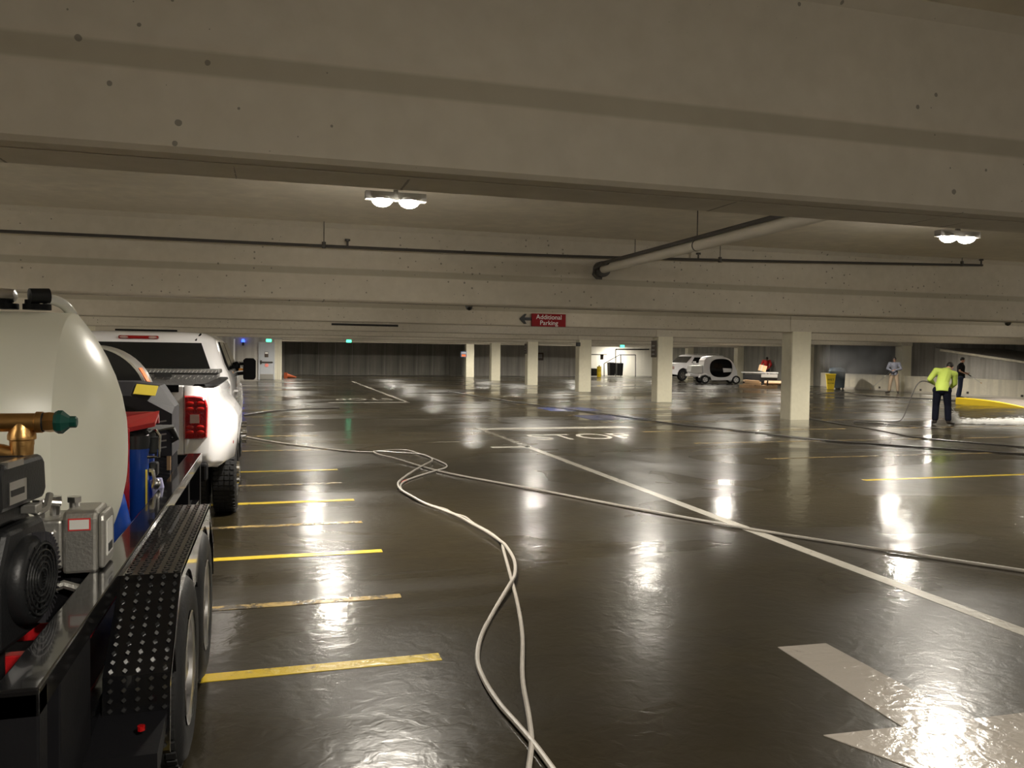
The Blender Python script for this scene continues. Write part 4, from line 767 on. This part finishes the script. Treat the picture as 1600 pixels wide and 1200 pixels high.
# ------------------------------------------------------------------ pile of boxes and pallet
p = G(1190, 606); R0 = math.radians(-36)
def at2(u, v): return (p.x + u * math.cos(R0) - v * math.sin(R0), p.y + u * math.sin(R0) + v * math.cos(R0))
x, y = at2(-.2, .6); t = thing('wooden_pallet', 'wooden pallet on the floor under the cardboard pile', 'pallet', (x, y, 0), R0)
for k in range(3): B(-1.0, 1.0, -.5 + .45 * k, -.42 + .45 * k, 0, .1).build('bearer', 'wood', t)
for k in range(7): B(-1.0 + .30 * k, -.80 + .30 * k, -.5, .5, .1, .125).build('plank', 'wood', t)
x, y = at2(-.5, .55); t = thing('cardboard_stack', 'flattened cardboard boxes heaped on the left of the pallet', 'cardboard', (x, y, .126), R0)
for k, (u, w_, h) in enumerate(((-.05, .95, .08), (.0, .85, .07), (-.1, .8, .10))): MB().obox((u, 0, .05 + .085 * k), (w_, .8, h), (0, .03 * (k - 1), .1 * k)).build('cardboard_sheet', 'cardboard', t)
x, y = at2(.62, .5); t = thing('lumber_bundle', 'brown wrapped bundle lying on the right of the pallet', 'bundle', (x, y, .126), R0)
MB().loft([[(xx, .28 * math.cos(2 * PI * j / 10), .14 + .13 * math.sin(2 * PI * j / 10)) for j in range(10)] for xx in (-.5, .5, .62)]).build('wrap', 'wood', t, True); B(-.35, -.28, -.3, .3, .0, .285).build('strap', 'sign_black', t)
x, y = at2(-.1, 1.7); t = thing('work_table', 'dark metal work table with a pale sheet behind the pallet', 'table', (x, y, 0), R0)
B(-1.1, .9, -.4, .4, .78, .84).build('tabletop', 'sheet_white', t); B(-1.0, .85, -.36, .36, .30, .70).build('cabinet', 'bin_black', t, bevel=.01); B(.0, .88, -.42, -.38, .55, .74).build('steel_panel', 'fixture_grey', t)
for u in (-1.0, .8):
    for v in (-.33, .33): B(u, u + .06, v, v + .06, 0, .78).build('leg', 'bin_black', t)
x, y = at2(-.05, 1.7); t = thing('cardboard_box', 'tilted brown cardboard box on the work table', 'box', (x, y, .84), R0)
MB().obox((0, 0, .22), (.42, .36, .34), (0, .25, 0)).build('carton', 'cardboard', t); MB().obox((-.045, -.185, .22), (.06, .004, .34), (0, .25, 0)).build('tape', 'sheet_white', t)
# ------------------------------------------------------------------ bins near the barrier
p = G(1297.5, 606) * .95; t = thing('yellow_barrel', 'yellow tapered safety bin beside the blue-grey covered bin', 'bin', (p.x, p.y, 0), math.radians(-35))
MB().prism([(-.17, 0), (.17, 0), (.25, .80), (-.25, .80)], 'y', -.2, .2).build('bin_body', 'plastic_yellow', t, bevel=.03); B(-.27, .27, -.22, .22, .78, .84).build('rim', 'plastic_yellow', t, bevel=.02)
text('lettering', 'WET', .16, 'sign_black', (0, -.203, .52), (PI / 2, 0, 0), t, .002); text('lettering', 'FLOOR', .10, 'sign_black', (0, -.203, .33), (PI / 2, 0, 0), t, .002)
p = G(1309, 605.5) * .95; t = thing('white_bucket', 'white bucket standing right of the yellow bin', 'bucket', (p.x, p.y, 0)); MB().lathe([(.13, 0), (.16, 1), (.17, 1), (.17, 1.06), (.1, 1.06)], (0, 0, 0), (0, 0, .40), 20).build('pail', 'bucket_white', t, True); MB().tube([(-.17, 0, .4), (0, 0, .46), (.17, 0, .4)], .008).build('handle', 'silver', t)
p = G(1317, 606) * .95; t = thing('covered_bin', 'large blue-grey covered bin at the end of the barrier wall', 'bin', (p.x, p.y + .5, 0), math.radians(-38))
MB().loft([plan(.38, -.4, .4, .08, .1), plan(.42, -.45, .45, .9, .1), plan(.44, -.47, .47, .96, .1), plan(.40, -.4, .4, 1.12, .2), plan(.2, -.2, .2, 1.18, .1)]).build('bin_body', 'bin_blue', t, True); 
for s_ in (-.3, .3): MB().cyl((s_ - .03, -.3, .08), (s_ + .03, -.3, .08), .08, n=14).build('wheel', 'black_rubber', t, True)
# ------------------------------------------------------------------ alcove at the back
p = A(960, 588, 62.0)
for k, (px_, lb, w_, h) in enumerate(((955, 'tall black wheeled bin in the white alcove, left one of the pair', .8, 1.15), (967, 'tall black wheeled bin in the white alcove, right one of the pair', .8, 1.12), (926, 'low dark bin at the left of the alcove behind the yellow drum', 1.0, .65))):
    q = A(px_, 588, 61.9 if k < 2 else 60.5); t = thing('wheeled_bin', lb, 'bin', (q.x, q.y, 0), 0, 'bins in the alcove')
    MB().loft([plan(w_ * .28, -.3, .3, .05, .08), plan(w_ * .33, -.34, .34, h * .9, .08)]).build('bin_body', 'bin_black', t, True); MB().loft([plan(w_ * .35, -.36, .36, h * .9, .1), plan(w_ * .34, -.35, .35, h * .95, .1), plan(w_ * .2, -.2, .2, h, .1)]).build('lid', 'bin_black', t, True)
q = A(936, 588, 59.5); t = thing('yellow_drum', 'narrow yellow drum standing left of the stair rails', 'drum', (q.x, q.y, 0)); MB().lathe([(.17, 0), (.17, .3), (.18, .32), (.17, .34), (.17, .66), (.18, .68), (.17, .7), (.17, .97), (.13, 1)], (0, 0, 0), (0, 0, .82), 20).build('shell', 'plastic_yellow', t, True); MB().cyl((0, 0, .82), (0, 0, .9), .04, n=10).build('cap', 'bin_black', t)
t = thing('stair_railing', 'dark pipe railing rising to the right in front of the white alcove', 'railing', tuple(A(960, 588, 60.7)))
def rp(*l): return [A(x_, y_, 60.7) for x_, y_ in l]
for nm, l in (('handrail', ((944, 568), (968, 554.5), (993, 554.5))), ('post', ((944, 568), (944, 588))), ('post', ((962, 546), (962, 588))), ('post', ((970, 554), (970, 588))), ('post', ((993, 554), (993, 589))), ('top_rail', ((921, 554), (948, 554)))):
    MB().tube(rp(*l), .035, 6).build(nm, 'sign_black', t, True, W=True)
MB().tube(rp((962, 546), (1014, 546)), .05, 6).build('header_pipe', 'sign_black', t, True, W=True)
B(*[v for v in (A(938, 556, 60.8).x, A(942.5, 556, 60.8).x)], 60.75, 60.8, 1.35, 1.75).build('notice', 'sign_brown', t, W=True)
# ------------------------------------------------------------------ people
def person(label, loc, rz, J, top, legs, boots='boot', skin='skin', vox=.014, sleeve=True, hair='hair', face=(0, 1, 0), k=1.0, hem=.0, cap=False):
    """joints in local metres: x right, y forward, z up"""
    t = thing('person', label, 'person', loc, rz); V = {n_: Vector(v) for n_, v in J.items()}; F = Vector(face).normalized()
    b = MB(); side = F.cross(Vector((0, 0, 1))).normalized(); U = side.cross(F)
    b.caps(V['pelvis'], V['waist'], .115, .11).caps(V['waist'], V['chest'], .11, .13).caps(V['chest'], V['neck'], .12, .055).caps(V['neck'], V['head'], .052, .055)
    H = V['head']; rotm = Matrix((side, F, U)).transposed()
    b.ell(H + U * .03, (.074, .092, .098), rot=rotm).ell(H + F * .022 - U * .045, (.055, .065, .06), rot=rotm)
    b.caps(H + F * .088 + U * .02, H + F * .104 - U * .015, .010, .015).ell(H + F * .085 - U * .05, (.024, .01, .008), rot=rotm)
    for s_ in (-1, 1): b.ell(H + side * s_ * .076 + U * .005, (.012, .018, .03), rot=rotm)
    for s_ in 'LR':
        sg_ = -1 if s_ == 'L' else 1
        b.caps(V['chest'] + Vector((0, 0, .06)), V['sh' + s_], .08, .058).caps(V['sh' + s_], V['el' + s_], .05, .038).caps(V['el' + s_], V['wr' + s_], .038, .026)
        d = (V['wr' + s_] - V['el' + s_]).normalized(); h = V['wr' + s_] + d * .085; pn = d.cross(Vector((0, 0, 1))).normalized(); 
        b.caps(V['wr' + s_], h, .026, .030)
        q = d.cross(pn).normalized()
        for f_ in range(4):
            o_ = pn * (-.027 + .018 * f_); L_ = (.042, .048, .045, .036)[f_]; m1 = h + o_ + d * L_ * .6; b.caps(h + o_ * .9, m1, .0105, .0095).caps(m1, m1 + d * L_ * .3 - q * L_ * .6, .0095, .008)
        b.caps(V['wr' + s_] + d * .02 - pn * .02, V['wr' + s_] + d * .06 - pn * .05 - q * .02, .013, .010)
        b.caps(V['pelvis'], V['hip' + s_], .11, .10).caps(V['hip' + s_], V['kn' + s_], .082, .055).caps(V['kn' + s_], V['an' + s_], .054, .036).caps(V['an' + s_], V['toe' + s_], .036, .03)
    b.build('body', skin, t, remesh=vox)
    e_ = MB()
    for s_ in (-1, 1): e_.ell(H + F * .088 + side * s_ * .031 + U * .012, (.011, .006, .007), rot=rotm)
    e_.build('eyes', 'sign_black', t, True)
    hh = MB().ell(H + U * .045 - F * .012, (.084, .096, .095), rot=rotm)
    if cap: hh.ell(H + U * .03 + F * .10, (.06, .07, .012), rot=rotm)
    hh.build('cap' if cap else 'hair', hair, t, True)
    c = MB().lathe([(.10, -.02), (.172, -.02), (.172, .3), (.160, 1)], V['pelvis'] + Vector((0, 0, -.05 + hem)), V['waist'], 24).caps(V['pelvis'].lerp(V['waist'], .6), V['waist'], .14, .15).caps(V['waist'], V['chest'], .145, .165).caps(V['chest'], V['neck'] - Vector((0, 0, .03)), .15, .08)
    for s_ in 'LR':
        c.caps(V['chest'] + Vector((0, 0, .03)), V['sh' + s_], .11, .082)
        if sleeve: c.caps(V['sh' + s_], V['el' + s_], .080, .066).caps(V['el' + s_], V['el' + s_].lerp(V['wr' + s_], .88), .066, .046)
        else: c.caps(V['sh' + s_], V['sh' + s_].lerp(V['el' + s_], .6), .078, .066)
    c.build('jacket' if sleeve else 'shirt', top, t, remesh=vox)
    c = MB().caps(V['pelvis'] - Vector((0, 0, .02)), V['pelvis'] + Vector((0, 0, .04)), .135, .125)
    for s_ in 'LR': c.caps(V['pelvis'], V['hip' + s_], .13, .125).caps(V['hip' + s_], V['kn' + s_], .112, .086).caps(V['kn' + s_], V['kn' + s_].lerp(V['an' + s_], .85), .086, .078)
    c.build('trousers', legs, t, remesh=vox)
    for s_ in 'LR':
        MB().caps(V['an' + s_] + Vector((0, 0, .12)), V['an' + s_], .058, .056).caps(V['an' + s_] - Vector((0, 0, .02)), V['toe' + s_], .052, .044).build('boot', boots, t, remesh=.012)
    return t
def wand(label, p0, p1, grip=.12):
    t = thing('spray_wand', label, 'wand', tuple(p0)); d = (p1 - p0)
    MB().cyl(p0, p1, .011, n=8).build('lance', 'silver', t, True, W=True); MB().cyl(p0, p0 + d.normalized() * .3, .02, n=8).build('grip', 'black_rubber', t, True, W=True)
    MB().cyl(p1, p1 + d.normalized() * .05, .018, n=8).build('nozzle', 'brass', t, True, W=True); return t
base = G(1471, 664); Q = math.radians(-44)
def loc2w(base, rz, v): return Vector(base) + Matrix.Rotation(rz, 3, 'Z') @ Vector(v)
J1 = dict(pelvis=(-.01, -.02, .92), waist=(-.01, .03, 1.06), chest=(.05, .16, 1.30), neck=(.10, .27, 1.43), head=(.15, .36, 1.47), shL=(-.16, .14, 1.38), elL=(-.30, .08, 1.16), wrL=(-.20, .26, 1.04), shR=(.26, .20, 1.30), elR=(.27, .30, 1.06), wrR=(.16, .42, .92),
          hipL=(-.11, 0, .88), hipR=(.09, 0, .88), knL=(-.14, .05, .50), knR=(.13, .05, .50), anL=(-.15, 0, .10), anR=(.15, 0, .10), toeL=(-.20, .17, .045), toeR=(.26, .12, .045))
person('person in a lime green jacket and dark trousers bending over a spray wand', tuple(base), Q, J1, 'lime_cloth', 'navy_cloth', vox=.011, face=(.35, .8, -.45), hem=-.02)
wand('thin spray wand held low by the person in the lime jacket', loc2w(base, Q, (-.16, .36, 1.0)), loc2w(base, Q, (.42, .85, .12)))
hp = [loc2w(base, Q, v) for v in ((-.16, .36, 1.0), (-.40, .30, 1.10), (-.56, .25, 1.05), (-.68, .2, .8), (-.80, .15, .4), (-.92, .1, .1), (-1.1, 0, .03), (-1.5, -.05, .03), (-1.9, -.3, .03), (-2.0, -.7, .03), (-1.6, -.9, .03), (-1.0, -1.2, .03), (0, -1.5, .03))]
tag(MB().tube(spline(hp, 6), .014, 8).build('wand_hose', 'hose_dark', None, True), 'dark hose arching from the lime-jacketed person down to the floor', 'hose')
base = G(1396, 615); Q = math.radians(-41)
J2 = dict(pelvis=(0, 0, .95), waist=(0, 0, 1.10), chest=(0, -.02, 1.36), neck=(.0, -.04, 1.52), head=(.0, -.07, 1.64), shL=(-.20, 0, 1.46), elL=(-.30, -.10, 1.20), wrL=(-.12, -.28, 1.12), shR=(.20, 0, 1.46), elR=(.30, -.08, 1.20), wrR=(.06, -.26, 1.16),
          hipL=(-.10, 0, .90), hipR=(.10, 0, .90), knL=(-.16, -.03, .50), knR=(.15, -.03, .50), anL=(-.20, 0, .10), anR=(.19, 0, .10), toeL=(-.33, -.12, .045), toeR=(.20, -.17, .045))
person('person in a grey-blue plaid jacket and khaki trousers standing in the steam', tuple(base), Q, J2, 'plaid_cloth', 'khaki_cloth', vox=.02, face=(-.3, -.9, -.25), skin='skin_dark')
wand('long thin wand held by the person in the plaid jacket', loc2w(base, Q, (-.10, -.30, 1.12)), loc2w(base, Q, (-1.0, -.6, .25)))
base = G(1500, 623); Q = math.radians(-46)
J3 = dict(pelvis=(0, 0, .95), waist=(0, 0, 1.10), chest=(.0, 0, 1.36), neck=(.02, 0, 1.54), head=(.04, 0, 1.66), shL=(-.03, .18, 1.46), elL=(.0, .22, 1.18), wrL=(.22, .14, 1.12), shR=(-.03, -.18, 1.46), elR=(-.05, -.24, 1.20), wrR=(.20, -.14, 1.08),
          hipL=(0, .09, .90), hipR=(0, -.09, .90), knL=(-.02, .10, .50), knR=(.0, -.10, .50), anL=(-.10, .10, .10), anR=(-.04, -.10, .10), toeL=(.08, .11, .045), toeR=(.13, -.11, .045))
person('person in a black T-shirt and jeans turned to the right beside the barrier', tuple(base), Q, J3, 'black_cloth', 'denim', vox=.018, sleeve=False, face=(.95, -.1, -.2))
wand('dark spray wand held out by the person in the black T-shirt', loc2w(base, Q, (.15, -.1, 1.15)), loc2w(base, Q, (.75, -.2, .72)))
p = G(1196, 600); base = Vector((p.x + 1.1, p.y + 1.6, 0)); Q = math.radians(-36)
J4 = dict(J2); J4['head'] = (.03, -.12, 1.58); J4['neck'] = (.0, -.06, 1.48); J4['wrL'] = (-.22, -.30, .98); J4['wrR'] = (.16, -.32, .98)
person('person in a red shirt behind the cardboard pile and work table', tuple(base), Q, J4, 'red_cloth', 'denim', vox=.02, face=(-.1, -.9, -.4), skin='skin_dark')
# ------------------------------------------------------------------ steam and spray
def volume(name, label, cat, c, size, rz, dens, scale, tex=(1, 1, 1), thr=(.4, .7), aniso=.2, shape='ell'):
    m = bpy.data.materials.new(name); n, l = nt(m); n.remove(n['Principled BSDF']); v = n.new('ShaderNodeVolumePrincipled'); v.inputs['Color'].default_value = (.95, .95, .95, 1); v.inputs['Anisotropy'].default_value = aniso
    tc = n.new('ShaderNodeTexCoord'); mp = n.new('ShaderNodeMapping'); l.new(tc.outputs['Object'], mp.inputs['Vector']); mp.inputs['Scale'].default_value = tex
    ns = ramp(n, l, noise(n, l, mp.outputs['Vector'], scale, 4, .6), *thr)
    ln = n.new('ShaderNodeVectorMath'); ln.operation = 'LENGTH'; mp2 = n.new('ShaderNodeMapping'); mp2.inputs['Scale'].default_value = (2 / size[0], 2 / size[1], 2 / size[2]); l.new(tc.outputs['Object'], mp2.inputs['Vector']); l.new(mp2.outputs['Vector'], ln.inputs[0])
    fall = math_(n, l, 'SUBTRACT', 1.0, ln.outputs['Value'], True)
    d = math_(n, l, 'MULTIPLY', math_(n, l, 'MULTIPLY', ns, fall), dens); l.new(d, v.inputs['Density']); l.new(v.outputs[0], n['Material Output'].inputs['Volume']); MATS[name] = m
    o = MB().ell((0, 0, 0), (size[0] / 2, size[1] / 2, size[2] / 2), 24, 12).build(name, name, None); o.location = c; o.rotation_euler = (0, 0, rz); o['kind'] = 'stuff'; tag(o, label, cat); return o
volume('steam_cloud', 'drifting white steam around the person in plaid', 'steam', (29.7, 36.2, 1.75), (2.6, 6.4, 2.6), 0, 1.8, .8, thr=(.34, .64))
a0, a1 = G(1489, 662), G(1680, 664); d = (a1 - a0).normalized(); L_ = (a1 - a0).length
mat('spray_water', (.95, .95, .93), .5)
rs = random.Random(3); mb = MB()
for k in range(9000):
    u = rs.random() ** .8; w_ = .05 + 1.0 * u; h_ = .10 + .06 * u
    if k < 900: u = abs(rs.gauss(0, .012)); w_ = .16; h_ = .26
    c_ = Vector((u * L_, rs.gauss(0, .38) * w_, .012 + abs(rs.gauss(0, .42)) * h_)); e_ = .03 + .05 * rs.random(); r_ = .0035 + .004 * rs.random()
    mb.add([c_ + Vector((-e_, 0, 0)), c_ + Vector((0, r_, 0)), c_ + Vector((0, -r_ * .5, r_)), c_ + Vector((0, -r_ * .5, -r_)), c_ + Vector((e_, 0, 0))], [(0, 1, 2), (0, 2, 3), (0, 3, 1), (4, 2, 1), (4, 3, 2), (4, 1, 3)])
o = mb.build('water_spray', 'spray_water', fixn=False); o.location = (a0.x, a0.y, 0); o.rotation_euler = (0, 0, math.atan2(d.y, d.x)); o['kind'] = 'stuff'; tag(o, 'white fan of water spray skimming the wet floor at right', 'water spray')
